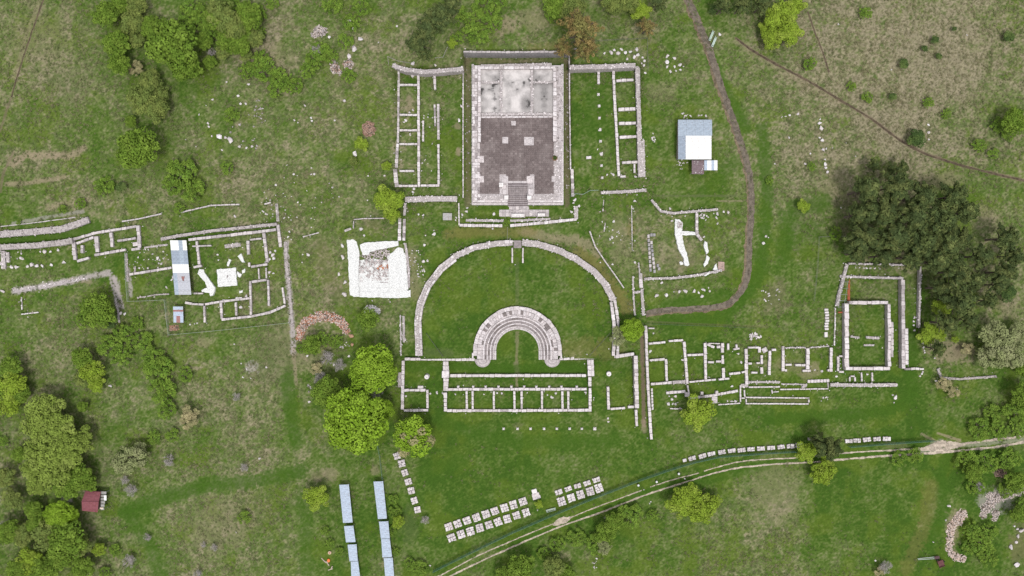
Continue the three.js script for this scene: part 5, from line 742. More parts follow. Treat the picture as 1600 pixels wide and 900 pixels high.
fence('mesh_fence', 'thin wire fence boxing in the left house ruins', 'fence', pairs(194.5, 395, 196, 440, 198.5, 471, 228, 470, 256, 468.5, 259, 495, 262.5, 523.5, 330, 517.5, 400, 510, 451, 504.5), 1.2, 14, net(.42, .47, .42, .28), std(lin(.36, .40, .36)));
fence('net_fence', 'faint green fence running down to the overgrown canopy', 'fence', pairs(588, 690, 593, 715, 597, 750), 1.5, 14, net(.2, .28, .24, .3));
fence('handrail', 'green handrail stepping down beside the temple terrace', 'handrail', pairs(892, 306, 900, 302.5, 911, 303.5, 922, 297.5, 935, 297), .95, 6, null, std(lin(.28, .36, .33)));
fence('handrail', 'dark rope rail slanting across the left corner of the theatre lawn', 'handrail', pairs(666, 521, 692, 557), .7, 9, null, std(lin(.10, .10, .09)));
fence('handrail', 'dark rope rail slanting across the right corner of the theatre lawn', 'handrail', pairs(953, 521, 921, 556), .7, 9, null, std(lin(.10, .10, .09)));
fence('handrail', 'thin rail between the temple forecourt and the theatre stair', 'handrail', pairs(793, 355, 792.5, 376), .8, 10, null, std(lin(.3, .3, .28)));
fence('wire_fence', 'thin dark wire fence along the top of the right house ruins', 'fence', pairs(1008, 506, 1060, 508, 1120, 510, 1180, 513), 1, 14, null, std(lin(.10, .11, .09)));
fence('wire_fence', 'wire fence behind the right portico retaining wall', 'fence', pairs(893, 66, 950, 62, 1012, 59, 1013, 110), 1, 14, null, std(lin(.14, .14, .12)));
fence('wire_fence', 'wire fence running beside the dry slope left of the pines', 'fence', pairs(1322, 369, 1281, 370, 1278, 420, 1273, 470), 1, 14, null, std(lin(.17, .17, .15)));
fence('timber_rail', 'weathered timber rail at the upper corner of the left portico', 'fence', pairs(640, 98, 622, 95, 605.5, 88, 607, 100), .9, 12, null, std(lin(.32, .30, .27)));
fence('timber_rail', 'bent pale rail under the dark pine above the left portico', 'fence', pairs(680, 90, 692, 89, 699, 73), .8, 12, null, std(lin(.36, .34, .31)));
// ---------------------------------------------------------------- small built things
{
  const bench = (x, y, ang, label, col) => { const t = thing('park_bench', label, 'bench', null, P(x, y)); t.rotation.y = ang; const m = std(lin(...col)); for (let i = 0; i < 3; i++) { const s = mesh('seat_slat', new THREE.BoxGeometry(2.6, .05, .14), m, t); s.position.set(0, .45, -.18 + i * .17); } for (let i = 0; i < 2; i++) { const s = mesh('back_slat', new THREE.BoxGeometry(2.6, .13, .04), m, t); s.position.set(0, .66 + i * .2, .28 + i * .04); } for (const k of [-1, 1]) { const l = mesh('leg', new THREE.BoxGeometry(.08, .85, .5), STEEL, t); l.position.set(k * 1.05, .4, .06); } };
  bench(1111, 57, 1.17 + Math.PI, 'pale green bench nearest the stone beside the gravel path', [.42, .52, .46]); bench(1115, 66.5, 1.17 + Math.PI, 'second pale green bench further down beside the gravel path', [.45, .54, .50]);
  bench(860.5, 795.5, .25, 'lone grey bench beside the small yellow bush near the lane', [.36, .42, .36]);
  const b = thing('information_board', 'weathered grey board on low legs left of the temple forecourt', 'board', null, P(699.5, 339)); const p1 = mesh('panel', uvTop(new THREE.BoxGeometry(2.3, .08, 1.8), .5), std(lin(.38, .37, .37), { map: sheetTex }), b); p1.position.y = .75; p1.rotation.z = -.05; for (const [x, z] of [[-1, -.7], [1, -.7], [-1, .7], [1, .7]]) { const l = mesh('leg', new THREE.BoxGeometry(.09, .8, .09), TIMBER, b); l.position.set(x, .36, z); }
  // red gangway over the pit of the small temple
  const w = thing('gangway', 'red-brown plank gangway leaning over the pit of the small temple', 'gangway', null, Pabs(1324.5, 452, -.5)); const red = std(lin(.32, .09, .05)); for (let i = -1; i <= 1; i++) { const q = mesh('plank', new THREE.BoxGeometry(.2, .06, 5.9), red, w); q.position.set(i * .22, .55, 0); } for (const z of [-2.8, 0, 2.8]) { const q = mesh('trestle', new THREE.BoxGeometry(.75, 1.45, .1), red, w); q.position.set(0, -.2, z); }
  const w2 = thing('gangway', 'short red-brown plank bridging to the small temple wall', 'gangway', null, Pabs(1313.5, 488, -.4)); const q = mesh('plank', new THREE.BoxGeometry(1.7, .08, .34), red, w2); q.position.y = .5; for (const x of [-.75, .75]) { const l = mesh('trestle', new THREE.BoxGeometry(.08, 1.1, .3), red, w2); l.position.set(x, -.04, 0); }
  const sc = thing('scaffold', 'grey pipe scaffold at the left corner of the small temple', 'scaffold', null, P(1316, 460)); for (let i = 0; i < 5; i++) { const z = (i - 2) * 1.6; for (const x of [-.6, .7]) { const m = mesh('standard', new THREE.CylinderGeometry(.04, .04, 2, 6), STEEL, sc); m.position.set(x - i * .25, .85, z); } const m = mesh('transom', new THREE.CylinderGeometry(.035, .035, 2, 6).rotateZ(Math.PI / 2), STEEL, sc); m.position.set(.05 - i * .25, 1.6, z); } for (const x of [-.6, .7]) { const m = mesh('ledger', new THREE.CylinderGeometry(.035, .035, 7, 6).rotateX(Math.PI / 2), STEEL, sc); m.position.set(x - .5, 1.5, 0); m.rotation.y = -.155; }
  // trailer with drawbar, tipped barrow
  const t = thing('farm_trailer', 'rusty farm trailer with a long pale drawbar on the lower lawn', 'trailer', null, P(1462, 871)); const rusty = std(lin(.15, .07, .07), { map: stoneTex }), pale = std(lin(.45, .48, .48), { roughness: .6 });
  const bx = (n, sx, sy, sz, x, y, z, m, r = 0) => { const k = mesh(n, new THREE.BoxGeometry(sx, sy, sz), m, t); k.position.set(x, y, z); k.rotation.y = r; return k; };
  bx('bed', 1.5, .12, 1.7, 1.0, .62, 1.3, rusty, .35); bx('side_board', 1.5, .35, .06, .75, .8, .5, rusty, .35); bx('side_board', 1.5, .35, .06, 1.3, .8, 2.1, rusty, .35); bx('axle_frame', 1.3, .16, .7, 0, .55, -.2, std(lin(.09, .055, .06)), .15); bx('drawbar', 4.6, .1, .1, -2.8, .5, -.1, pale, .1); bx('drawbar', 4.4, .1, .1, -2.8, .5, .25, pale, .06);
  for (const [x, z] of [[.2, .45], [1.9, .9]]) { const k = mesh('wheel', new THREE.CylinderGeometry(.34, .34, .18, 16).rotateX(Math.PI / 2), std(lin(.03, .03, .03)), t); k.position.set(x, .32, z); }
  // timber and orange scraps left of the canopy
  const l = thing('log_pile', 'bleached split logs with an orange plastic sheet left of the canopy', 'logs', null, P(513, 878)), lm = std(lin(.5, .44, .36), { map: stoneTex }); for (const [x, z, L, a] of [[-1.3, -.6, 1.4, -.8], [-.2, .3, 1.5, -.9], [.9, 1.5, 1, 1.1], [.6, 1.9, 1.3, .35], [-.4, 0, .8, .2]]) { const k = mesh('log', new THREE.CylinderGeometry(.13, .17, L, 9).rotateZ(Math.PI / 2), lm, l); k.position.set(x, .16, z); k.rotation.y = a; } const os = mesh('orange_sheet', uvTop(new THREE.IcosahedronGeometry(.5, 1)), std(lin(.8, .2, .07)), l); os.position.set(.15, .28, -.5); os.scale.set(.8, .55, 1);
  const st = thing('tree_stump', 'sawn pale tree stump left of the canopy', 'stump', null, P(515.5, 863)); const k = mesh('wood', new THREE.CylinderGeometry(.42, .5, .5, 14), std(lin(.5, .38, .28)), st); k.position.y = .18; mesh('heartwood', new THREE.CylinderGeometry(.2, .2, .03, 12), std(lin(.35, .16, .12)), st).position.y = .445;
  // dark bins beside the lane fence
  for (const [x, y, lb] of [[997, 757.5, 'small black and white litter bin at the lane fence'], [1025.5, 752, 'dark meter box at a post of the lane fence'], [1060, 739.5, 'dark tangle box on the lane fence below the pallet line']]) { const t = thing('fence_box', lb, 'box', null, P(x, y)); const a = mesh('body', new THREE.CylinderGeometry(.32, .28, .8, 14), std(lin(.03, .03, .035)), t); a.position.y = .38; const d = mesh('lid', new THREE.CylinderGeometry(.2, .3, .08, 14), std(lin(.6, .6, .6)), t); d.position.set(-.05, .82, -.05); }
}
// ---------------------------------------------------------------- trees and shrubs
const leafMat = std(lin(1, 1, 1), { vertexColors: true, side: THREE.DoubleSide, roughness: .9, specularIntensity: .12 }), barkMat = std(lin(.13, .105, .085), { roughness: 1 }), greyBark = std(lin(.27, .245, .235), { roughness: 1 });
function crown(lobes, leaves, size, cols, o = {}) { // lobes: [x,y,z,r]; many small leaf-sized faces spread over and inside lobes
  const { up = .35, flat = .8, deep = .55, long = 1, spread = .12 } = o, pos = [], col = [], idx = []; const n = V(0, 0, 0), a = V(0, 0, 0), b = V(0, 0, 0), p = V(0, 0, 0); let area = 0; for (const l of lobes) area += l[3] ** 2;
  for (const [lx, ly, lz, lr] of lobes) {
    const N = Math.round(leaves * lr * lr / area), lc = pick(cols), lk = 1 + rr(-spread, spread);
    for (let i = 0; i < N; i++) {
      const t = rnd() * 6.283, c = rr(-.55, 1), s = Math.sqrt(1 - c * c), d = lr * (deep + (1 - deep) * Math.cbrt(rnd()) * rr(.85, 1.08));
      n.set(Math.cos(t) * s, c, Math.sin(t) * s); p.set(lx + n.x * d, ly + n.y * d * flat, lz + n.z * d);
      n.set(n.x + rr(-.7, .7), n.y + up + rr(-.5, .5), n.z + rr(-.7, .7)).normalize(); a.set(rr(-1, 1), rr(-1, 1), rr(-1, 1)).cross(n).normalize(); b.crossVectors(n, a);
      const q = size * rr(.6, 1.3), w = q / Math.sqrt(long), L = q * Math.sqrt(long), k = pos.length / 3, g = lk * rr(.78, 1.22);
      for (const [x, y] of [[-1, 0], [0, -.8], [1, 0], [0, .8]]) pos.push(p.x + a.x * x * L + b.x * y * w, p.y + a.y * x * L + b.y * y * w, p.z + a.z * x * L + b.z * y * w);
      for (let v = 0; v < 4; v++) col.push(lc[0] * g, lc[1] * g, lc[2] * g); idx.push(k, k + 1, k + 2, k, k + 2, k + 3);
    }
  }
  let g = new THREE.BufferGeometry(); g.setAttribute('position', new THREE.Float32BufferAttribute(pos, 3)); g.setAttribute('color', new THREE.Float32BufferAttribute(col, 3)); g.setIndex(idx); g.computeVertexNormals(); return g;
}
const limb = (a, b, r0, r1) => { const d = b.clone().sub(a), g = new THREE.CylinderGeometry(r1, r0, d.length(), 5, 1); g.translate(0, d.length() / 2, 0); g.applyQuaternion(new THREE.Quaternion().setFromUnitVectors(V(0, 1, 0), d.clone().normalize())); g.translate(a.x, a.y, a.z); return g; };
// a dome of lobes: n lobes of radius about lr spread over the upper half of a unit ball
function dome(n, lr, ir = .75, low = .0, irr = .15) { const L = [[0, .1, 0, .62]]; for (let i = 0; i < n; i++) { const c = 1 - (i + .5) / n * (1 - low), s = Math.sqrt(1 - c * c), t = i * 2.39996 + rr(-.25, .25), k = ir * (1 + rr(-irr, irr)); L.push([Math.cos(t) * s * k, c * k * .75, Math.sin(t) * s * k, lr * rr(.75, 1.25)]); } return L; }
function loose(n, lr, R = .78) { const L = []; for (let i = 0; i < n; i++) { const t = rnd() * 6.283, d = Math.sqrt(rnd()) * R; L.push([Math.cos(t) * d, rr(-.1, .6) * (1 - d * .6), Math.sin(t) * d, lr * rr(.6, 1.3)]); } return L; }
function star(n, R = .9) { const L = [[0, .45, 0, .3], [0, .1, 0, .35]]; for (let i = 0; i < n; i++) { const t = i * 2.39996 + rr(-.3, .3), lv = rr(0, 1), r = R * (1 - lv * .55) * rr(.75, 1.05); for (let k = 1; k <= 4; k++) { const d = r * (.3 + .7 * k / 4); L.push([Math.cos(t) * d, -.1 + lv * .75 - .04 * k, Math.sin(t) * d, .16 * (1.2 - .13 * k) * rr(.8, 1.2)]); } } return L; }
const BR = [[.165, .27, .022], [.145, .24, .02], [.185, .29, .028]], DK = [[.12, .19, .026], [.135, .205, .03], [.10, .165, .022]], OL = [[.14, .175, .045], [.155, .19, .048], [.12, .16, .04]], YE = [[.18, .255, .028], [.165, .24, .026], [.20, .265, .038]], PI = [[.072, .098, .034], [.09, .117, .038], [.06, .084, .03], [.112, .134, .045]], LY = [[.175, .235, .045], [.16, .22, .04], [.195, .25, .055]], SA = [[.20, .225, .10], [.185, .21, .09], [.22, .235, .115]], TN = [[.28, .245, .13], [.25, .23, .115], [.22, .21, .10]], BN = [[.21, .155, .06], [.19, .145, .055], [.16, .15, .05]], GY = [[.30, .275, .26], [.26, .24, .23]], SC = [[.115, .187, .026], [.13, .2, .03], [.096, .165, .024]];
const KIND = { // crown builders, height of crown centre and vertical size relative to radius, wording
  B: [3, () => crown(dome(60, .215, .78), 9500, .04, BR), .95, .85, 'bright green leafy tree'], D: [3, () => crown(dome(48, .225, .76, .05, .25), 4800, .054, DK), .9, .8, 'mid green leafy tree'],
  O: [3, () => crown([...dome(22, .27, .68, 0, .3), ...loose(14, .22)], 4200, .055, OL, { spread: .18 }), .85, .75, 'olive green loose tree'], Y: [3, () => crown([...dome(24, .26, .7, 0, .3), ...loose(12, .22)], 4400, .055, YE, { spread: .15 }), .8, .7, 'yellow-green tree'],
  L: [3, () => crown([...dome(26, .25, .72, 0, .3), ...loose(12, .2)], 4800, .048, LY, { spread: .14, deep: .4 }), .85, .75, 'pale yellow-green feathery tree'],
  P: [4, () => crown(star(19), 4800, .06, PI, { up: .2, long: 2.6, deep: .2, spread: .2 }), 1.5, .9, 'dark olive pine'], S: [2, () => crown(loose(34, .24), 3600, .05, SA, { spread: .16, deep: .3 }), .7, .6, 'pale sage loose tree'], T: [2, () => crown(loose(26, .22), 2200, .055, TN, { deep: .2, spread: .2 }), .6, .5, 'straw coloured shrub'],
  N: [2, () => crown(star(16, 1), 2600, .042, BN, { long: 3, deep: .1, spread: .25 }), 1.4, .8, 'thinly leafed brown tree'], G: [2, () => crown(loose(16, .25), 700, .05, GY, { long: 8, deep: 0 }), .6, .55, 'bare grey shrub'], W: [5, () => crown(loose(75, .15, .88), 2700, .048, SC, { flat: .8, spread: .25, deep: .2 }), .3, .42, 'low bright green scrub bush'], K: [2, () => crown(dome(16, .32, .62, 0, .2), 2200, .07, PI.map(c => [c[0] * .8, c[1] * .95, c[2] * .8]), {}), .5, .5, 'small dark green shrub'],
  M: [1, () => crown([...dome(34, .24, .74, .05, .2)], 4200, .052, [...BR, ...BR, TN[1]]), .9, .8, 'half dead leafy tree'] };
const PROTO = {};
for (const k in KIND) PROTO[k] = Array.from({ length: KIND[k][0] }, () => {
  const c = KIND[k][1](); const parts = [limb(V(0, 0, 0), V(0, .75, 0), .075, .045)]; const bare = k === 'G' || k === 'N';
  for (let i = 0; i < (bare ? 14 : 6); i++) { const t = i * 2.4 + rr(-.3, .3), a = V(0, rr(.4, .72), 0), m = V(Math.cos(t) * .3, a.y + rr(.1, .22), Math.sin(t) * .3), e = V(Math.cos(t + .2) * rr(.5, .8), m.y + rr(.08, .25), Math.sin(t + .2) * rr(.5, .8)); parts.push(limb(a, m, .038, .026), limb(m, e, .026, .01)); if (bare) for (let j = 0; j < 3; j++) parts.push(limb(m, V(e.x + rr(-.3, .3), e.y + rr(0, .25), e.z + rr(-.3, .3)), .014, .005)); }
  return { c, t: mergeGeometries(parts) };
});
console.log('crowns done');
let nTrees = 0;
function tree(kind, x, y, r, place, group, o = {}) {
  const [, , hc, vs, desc] = KIND[kind], R0 = r * S, h = hc * R0 + .35, p0 = P(x, y, h), R = R0 * (1 - p0.y / H), pr = PROTO[kind][nTrees % PROTO[kind].length];
  const small = r < 14, name = small || 'WGKT'.includes(kind) ? 'shrub' : kind === 'P' ? 'pine_tree' : 'tree';
  const t = thing(name, (o.label ?? `${r >= 30 ? 'large' : r >= 20 ? 'medium' : r >= 13 ? 'smallish' : 'tiny'} ${desc} ${place}`), name === 'shrub' ? 'shrub' : 'tree', group ?? `trees ${place}`, V(p0.x, p0.y - h, p0.z)); t.rotation.y = rnd() * 6.283;
  const tr = mesh('trunk', pr.t, kind === 'G' ? greyBark : barkMat, t), w = Math.min(1, 4 / R) * .5 + .5; tr.position.y = -.15; tr.scale.set(R * w, (h + .15) / .75 * (kind === 'N' || kind === 'G' ? .85 : .8), R * w);
  const c = mesh('crown', pr.c, leafMat, t); c.position.y = h; c.scale.set(R * rr(.95, 1.08), R * vs, R * rr(.92, 1.05)); nTrees++; return t;
}
const wood = (place, list, group) => { for (const [k, x, y, r] of list) tree(k, x, y, r, place, group); };
wood('in the clump left of the stage', [['B', 584, 577, 38], ['B', 556, 656, 49], ['B', 598, 640, 20], ['D', 511, 612, 26], ['G', 588, 612, 14]]);
tree('M', 646, 681, 33, 'touching the left corner room of the stage', null, { label: 'green tree with dead brown branches at the left corner room of the stage' }); tree('T', 655, 690, 14, 'dead', 'dead boughs', { label: 'dead brown bough tangle inside the half dead tree by the stage' });
tree('D', 575, 499, 18, 'in front of the white rubble heap', null); tree('Y', 607, 313, 23, 'at the lower left corner of the left portico'); tree('Y', 613, 335, 14, 'at the lower left corner of the left portico'); tree('Y', 604, 259, 8, 'beside the left portico boundary'); tree('Y', 565, 225, 12, 'behind the reddish brick heap'); tree('O', 552, 252, 8, 'beside the grey boulder on the meadow');
tree('B', 988, 515, 19, 'at the right end of the theatre'); tree('S', 968, 526, 17, 'at the right end of the theatre'); tree('Y', 1090, 645, 27, 'over the basins right of the stage'); tree('G', 1090, 645, 16, 'inside the yellow-green tree over the basins'); tree('Y', 1255, 322, 11, 'alone on the lawn left of the pines'); tree('W', 1268, 260, .1 + 8, 'below the line of stones on the dry slope'); tree('W', 1203, 282, 8, 'outside the path bend');
wood('in the upper left wood', [['D', 166, 22, 21], ['D', 183, 70, 22], ['D', 187, 100, 18], ['D', 268, 72, 42], ['D', 240, 45, 20], ['D', 292, 105, 26], ['O', 208, 35, 20], ['O', 215, 8, 18], ['O', 215, 62, 14], ['T', 213, 107, 14], ['O', 236, 125, 18], ['O', 220, 155, 22], ['O', 245, 170, 22], ['D', 205, 190, 10], ['D', 328, 98, 11], ['G', 332, 82, 9], ['D', 190, 5, 16], ['O', 252, 148, 14]]);
wood('in the olive green thicket at the top', [['O', 365, 40, 24], ['D', 390, 25, 22], ['O', 345, 20, 22], ['D', 375, 70, 20], ['O', 398, 60, 16], ['W', 330, 45, 22], ['W', 300, 20, 22], ['D', 318, 65, 14], ['O', 350, 80, 14], ['D', 378, 45, 18], ['D', 355, 62, 18], ['O', 385, 85, 12], ['D', 335, 30, 18], ['W', 315, 30, 20], ['W', 290, 40, 16], ['W', 360, 5, 18]]);
wood('on the slope above the left house ruins', [['D', 217, 233, 34], ['W', 285, 270, 26], ['W', 300, 295, 22], ['W', 270, 290, 18], ['W', 163, 290, 18], ['K', 190, 292, 10], ['W', 280, 325, 10], ['W', 98, 327, 8], ['W', 126, 318, 10], ['W', 29, 347, 5], ['W', 184, 352, 5], ['W', 355, 262, 12], ['W', 362, 180, 14]]);
wood('in the bushy belt left of the meadow', [['W', 415, 110, 22], ['W', 440, 125, 20], ['W', 405, 95, 18], ['W', 500, 80, 16], ['W', 518, 88, 12], ['W', 490, 95, 16], ['W', 545, 118, 14], ['W', 550, 35, 16], ['W', 540, 65, 14], ['W', 520, 5, 18], ['W', 565, 12, 16], ['W', 405, 20, 14], ['W', 408, 50, 10], ['G', 495, 78, 9], ['W', 425, 5, 12], ['W', 460, 135, 16], ['W', 480, 110, 14], ['W', 385, 110, 16], ['W', 430, 140, 14]]);
wood('above the left portico', [['P', 655, 68, 27], ['P', 668, 45, 26], ['P', 690, 25, 28], ['P', 705, 8, 22], ['P', 663, 85, 15]]);
wood('in the scrub behind the temple', [['W', 735, 30, 26], ['W', 760, 12, 24], ['W', 745, 55, 20], ['W', 770, 35, 18], ['W', 715, 60, 12], ['Y', 706, 68, 8], ['W', 780, 5, 14], ['D', 868, 10, 20], ['W', 865, 25, 14]]);
wood('behind the right temple corner', [['N', 905, 45, 40], ['N', 915, 75, 26], ['O', 895, 15, 24], ['N', 880, 78, 18]]); wood('along the top edge left of the path', [['O', 960, 6, 20], ['Y', 1002, 18, 16], ['N', 1010, 42, 18], ['P', 1030, 4, 18], ['O', 985, 8, 16]]); wood('along the top edge right of the path', [['P', 1130, 8, 20], ['P', 1160, 6, 22], ['P', 1192, 4, 22], ['K', 1115, 15, 10]]);
wood('at the head of the earth track', [['Y', 1215, 25, 24], ['Y', 1232, 50, 22], ['Y', 1205, 60, 18], ['Y', 1240, 12, 18], ['Y', 1198, 45, 14]]);
wood('dotted on the dry slope', [['W', 1352, 20, 11], ['K', 1412, 100, 9], ['K', 1461, 62, 7], ['K', 1467, 88, 6], ['K', 1445, 76, 6], ['K', 1576, 57, 10], ['K', 1491, 45, 5], ['K', 1395, 151, 7], ['K', 1432, 216, 17], ['W', 1265, 100, 12], ['W', 1450, 160, 10], ['W', 1478, 178, 9], ['W', 1355, 152, 10], ['W', 1330, 135, 9]]);
wood('at the right edge of the dry slope', [['D', 1583, 190, 20], ['W', 1560, 195, 14], ['W', 1530, 228, 12], ['W', 1552, 240, 10], ['W', 1575, 210, 12]]);
wood('in the dense pine grove', [['P', 1352, 296, 33], ['P', 1400, 290, 35], ['P', 1443, 306, 33], ['P', 1490, 306, 30], ['P', 1340, 335, 26], ['P', 1378, 330, 37], ['P', 1425, 338, 35], ['P', 1470, 345, 35], ['P', 1508, 332, 28], ['P', 1350, 370, 33], ['P', 1395, 372, 37], ['P', 1438, 378, 35], ['P', 1480, 382, 33], ['P', 1340, 395, 24], ['P', 1380, 400, 26], ['P', 1425, 402, 26], ['P', 1462, 410, 30], ['P', 1500, 372, 26]], 'pines of the dense grove'); wood('on the upper rim of the pine grove', [['P', 1365, 258, 14], ['P', 1393, 264, 13], ['P', 1410, 262, 15]]);
wood('at the right end of the pine grove', [['P', 1495, 425, 32], ['P', 1535, 400, 26], ['P', 1572, 372, 28], ['P', 1520, 440, 26], ['P', 1570, 425, 26], ['P', 1585, 400, 22], ['P', 1500, 470, 34], ['P', 1480, 505, 26], ['P', 1470, 450, 24], ['P', 1515, 500, 22], ['P', 1545, 470, 18], ['P', 1465, 545, 18], ['K', 1575, 458, 16], ['P', 1560, 445, 20]]); wood('in front of the pines by the small temple', [['Y', 1470, 480, 15], ['Y', 1450, 522, 17], ['Y', 1468, 522, 12], ['Y', 1492, 530, 6]]);
wood('right of the small temple', [['S', 1560, 530, 34], ['S', 1580, 555, 28], ['S', 1545, 560, 26], ['S', 1590, 520, 20], ['T', 1510, 545, 12], ['D', 1598, 575, 16], ['T', 1475, 600, 14], ['T', 1490, 612, 12], ['D', 1600, 620, 22], ['W', 1585, 640, 20], ['W', 1550, 645, 16], ['W', 1530, 670, 20], ['W', 1560, 672, 18], ['W', 1590, 668, 18]]);
wood('hanging over the lane', [['P', 1296, 700, 29], ['P', 1280, 690, 18], ['Y', 1260, 706, 18], ['Y', 1286, 738, 20], ['Y', 1290, 722, 12]]);
wood('below the lane', [['Y', 1065, 785, 24], ['Y', 1095, 795, 24], ['Y', 1080, 772, 18], ['Y', 1112, 785, 16], ['W', 1020, 806, 11], ['W', 985, 805, 22], ['D', 960, 815, 16], ['D', 945, 830, 18], ['W', 930, 850, 18], ['S', 945, 855, 14], ['G', 952, 812, 10], ['W', 900, 840, 16], ['W', 870, 850, 14], ['D', 815, 885, 22], ['D', 790, 900, 18], ['O', 865, 885, 18], ['D', 885, 895, 14], ['W', 850, 865, 12], ['Y', 842, 788, 7], ['G', 1383, 885, 12], ['T', 1375, 893, 10]]);
wood('in the lower right corner', [['W', 1510, 720, 20], ['W', 1540, 722, 20], ['W', 1575, 718, 22], ['D', 1520, 738, 14], ['D', 1585, 752, 18], ['W', 1570, 765, 14], ['W', 1525, 760, 16], ['W', 1520, 830, 18], ['W', 1535, 850, 20], ['W', 1545, 830, 16], ['W', 1545, 870, 18], ['D', 1588, 803, 14], ['W', 1598, 790, 14], ['W', 1515, 855, 14], ['G', 1530, 760, 9], ['W', 1430, 712, 14], ['W', 1405, 716, 14]]);
wood('at the left edge', [['D', 18, 575, 18], ['Y', 20, 600, 24], ['Y', 15, 630, 20], ['D', 35, 615, 16], ['D', 5, 605, 16], ['W', 5, 690, 10], ['D', 32, 708, 13]]); wood('beside the rubble below the left fence', [['D', 155, 485, 27], ['K', 170, 500, 16], ['W', 130, 500, 14], ['W', 215, 505, 12], ['W', 195, 525, 20], ['W', 225, 535, 18]]);
wood('in the grass below the left house ruins', [['D', 130, 560, 18], ['Y', 145, 580, 20], ['Y', 152, 600, 13], ['O', 130, 590, 14], ['W', 250, 580, 26], ['W', 255, 610, 24], ['W', 262, 640, 18], ['W', 240, 560, 20], ['W', 190, 555, 20], ['W', 170, 540, 20], ['D', 130, 635, 9], ['W', 290, 585, 14], ['T', 297, 648, 19], ['T', 292, 660, 12], ['G', 370, 620, 8]]);
wood('in the yellowish grove behind the hut', [['L', 75, 640, 30], ['L', 95, 670, 30], ['L', 60, 665, 26], ['L', 70, 705, 32], ['L', 105, 705, 30], ['L', 125, 690, 24], ['L', 90, 730, 30], ['L', 55, 735, 22], ['D', 125, 745, 22], ['D', 105, 758, 22], ['D', 140, 755, 14], ['L', 60, 755, 20]]); wood('in the wood in front of the hut', [['B', 93, 803, 22], ['B', 110, 805, 14], ['D', 55, 795, 16], ['D', 60, 815, 18], ['O', 75, 835, 26], ['D', 105, 845, 30], ['O', 125, 850, 20], ['Y', 50, 875, 22], ['D', 70, 890, 22], ['D', 30, 890, 20], ['D', 130, 885, 18], ['O', 35, 835, 20], ['D', 15, 830, 20], ['Y', 155, 858, 11], ['W', 165, 895, 12], ['W', 180, 860, 11], ['O', 20, 780, 18], ['O', 10, 745, 16], ['D', 95, 870, 20], ['G', 105, 775, 12], ['G', 8, 820, 12]]);
wood('in the glade right of the hut', [['S', 205, 715, 28], ['S', 190, 722, 18], ['S', 220, 705, 16], ['G', 265, 718, 12], ['G', 205, 765, 12], ['G', 200, 877, 13], ['G', 382, 730, 8], ['G', 230, 838, 8], ['G', 335, 855, 7], ['G', 318, 850, 6], ['W', 240, 683, 12], ['W', 270, 680, 12], ['W', 382, 808, 12], ['G', 308, 897, 9], ['G', 195, 750, 8]]);
wood('beside the canopies', [['Y', 495, 776, 20], ['W', 615, 780, 9], ['W', 617, 800, 12], ['W', 612, 830, 9], ['Y', 622, 815, 10], ['W', 618, 862, 8], ['W', 600, 775, 5], ['W', 655, 888, 14], ['W', 640, 882, 12], ['W', 530, 862, 8], ['W', 515, 850, 9], ['G', 664, 812, 8], ['W', 508, 830, 8]]); wood('around the curved rubble heap', [['D', 488, 540, 16], ['W', 505, 530, 14], ['W', 525, 533, 12], ['G', 510, 560, 14], ['G', 500, 590, 12], ['W', 470, 545, 9], ['G', 530, 570, 12], ['W', 545, 605, 12], ['T', 495, 575, 12]]);
wood('on the theatre forecourt wall', [['W', 792, 348, 6]]); wood('beside the gravel strip', [['W', 1305, 365, 12], ['W', 1340, 640, 8]].slice(0, 1)); wood('among the theatre wall stones', [['W', 735, 398, 4], ['W', 692, 424, 3], ['W', 679, 440, 3], ['W', 785, 381, 3]]);
{ const c = mesh('foliage', PROTO.K[0].c, leafMat, planter); c.scale.set(.62, .5, .62); c.position.y = .35; }
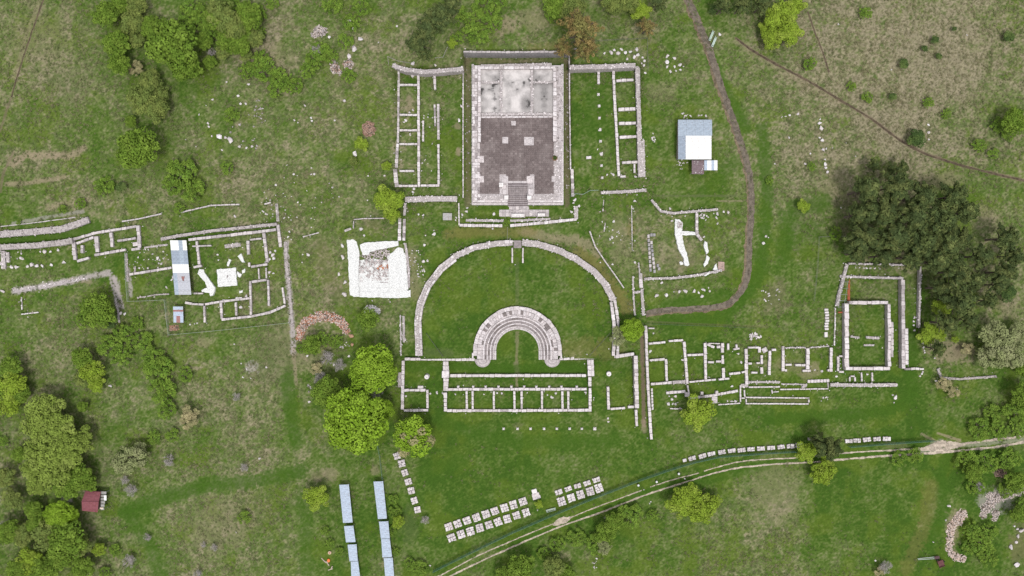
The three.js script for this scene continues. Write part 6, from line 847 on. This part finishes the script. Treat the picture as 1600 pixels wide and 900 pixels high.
// ---------------------------------------------------------------- tussocks and weeds that give the meadow its grain
{
  const bl = []; for (let i = 0; i < 7; i++) { const t = i * .9 + rr(-.3, .3), r = rr(.35, .6), h = rr(.35, .7), w = .16, x = Math.cos(t), z = Math.sin(t); bl.push(-z * w * .5, 0, x * w * .5, z * w * .5, 0, -x * w * .5, x * r, h, z * r); }
  const g = new THREE.BufferGeometry(); g.setAttribute('position', new THREE.Float32BufferAttribute(bl, 3)); g.computeVertexNormals();
  const N = 68000, im = new THREE.InstancedMesh(g, std(lin(1, 1, 1), { side: THREE.DoubleSide, roughness: 1, specularIntensity: .08 }), N), m = new THREE.Matrix4(), q = new THREE.Quaternion(), e = new THREE.Euler(), c = new THREE.Color(); let n = 0;
  const bare = (u, v) => (u > 715 && u < 902 && v > 70 && v < 356) || (u > 538 && u < 645 && v > 370 && v < 470) || (u > 735 && u < 882 && v > 476 && v < 575);
  const mown = BANDS.filter(q => q[0] === LUSH || q[0] === SOIL).flatMap(([, w, , ...p]) => p.slice(2).filter((_, k) => k % 2 === 0).map((_, k) => [w * 1.05, p[2 * k], p[2 * k + 1], p[2 * k + 2], p[2 * k + 3]]));
  const cutGrass = (u, v) => mown.some(([w, ax, ay, bx, by]) => { if (u < Math.min(ax, bx) - w || u > Math.max(ax, bx) + w || v < Math.min(ay, by) - w || v > Math.max(ay, by) + w) return false; const t = clamp(((u - ax) * (bx - ax) + (v - ay) * (by - ay)) / ((bx - ax) ** 2 + (by - ay) ** 2), 0, 1); return Math.hypot(u - lerp(ax, bx, t), v - lerp(ay, by, t)) < w; });
  for (let i = 0; i < 400000 && n < 58000; i++) {
    const u = rr(-60, 1660), v = rr(-40, 940), d = dryAt(u, v) + (fbm(u / 30, v / 30, 2) - .5) * .6; if (rnd() > sm(.22, .62, d) * .95 + .04 || bare(u, v) || cutGrass(u, v)) continue;
    const p = P(u, v), k = rr(.35, .95) * (.6 + .6 * vn(u / 9, v / 9)); m.compose(p.setY(p.y - .03), q.setFromEuler(e.set(0, rnd() * 6.28, 0)), V(k, k * .8, k)); im.setMatrixAt(n, m);
    const s = clamp(d + rr(-.35, .35), 0, 1), b = rr(.8, 1.2); im.setColorAt(n, c.setRGB(lerp(.075, .21, s) * b, lerp(.12, .19, s) * b, lerp(.03, .11, s) * b)); n++;
  }
  for (const [x, z, nx, nz, w, dx, dz] of wallEdge) for (let k = 0; k < 3 && n < N; k++) { // grass along the foot of the walls and in their joints
    const s = (rnd() < .5 ? -1 : 1) * (w * .5 + rr(-.05, .3)), t = rr(-.6, .6), X = x + nx * s + dx * t, Z = z + nz * s + dz * t, q0 = rr(.35, .75), b = rr(.8, 1.2); if (rnd() < .35) continue;
    m.compose(V(X, ht(X, Z) - .02, Z), q.setFromEuler(e.set(0, rnd() * 6.28, 0)), V(q0, q0 * 1.1, q0)); im.setMatrixAt(n, m); im.setColorAt(n++, c.setRGB(.07 * b, .12 * b, .022 * b));
  }
  im.count = n; im.name = 'grass_tufts'; im.castShadow = im.receiveShadow = true; scene.add(im); tag(im, 'rough tufts of grass and dry straw over the meadows', 'grass', null, 'stuff'); console.log('tufts', n);
}
{ let t = 0; scene.traverse(o => { if (o.isMesh && !o.isInstancedMesh) t += (o.geometry.index ? o.geometry.index.count : o.geometry.attributes.position.count) / 3; }); console.log('triangles', t); }
console.log('blocks', nBlocks, 'trees', nTrees, 'top', scene.children.length);
renderer.render(scene, camera);
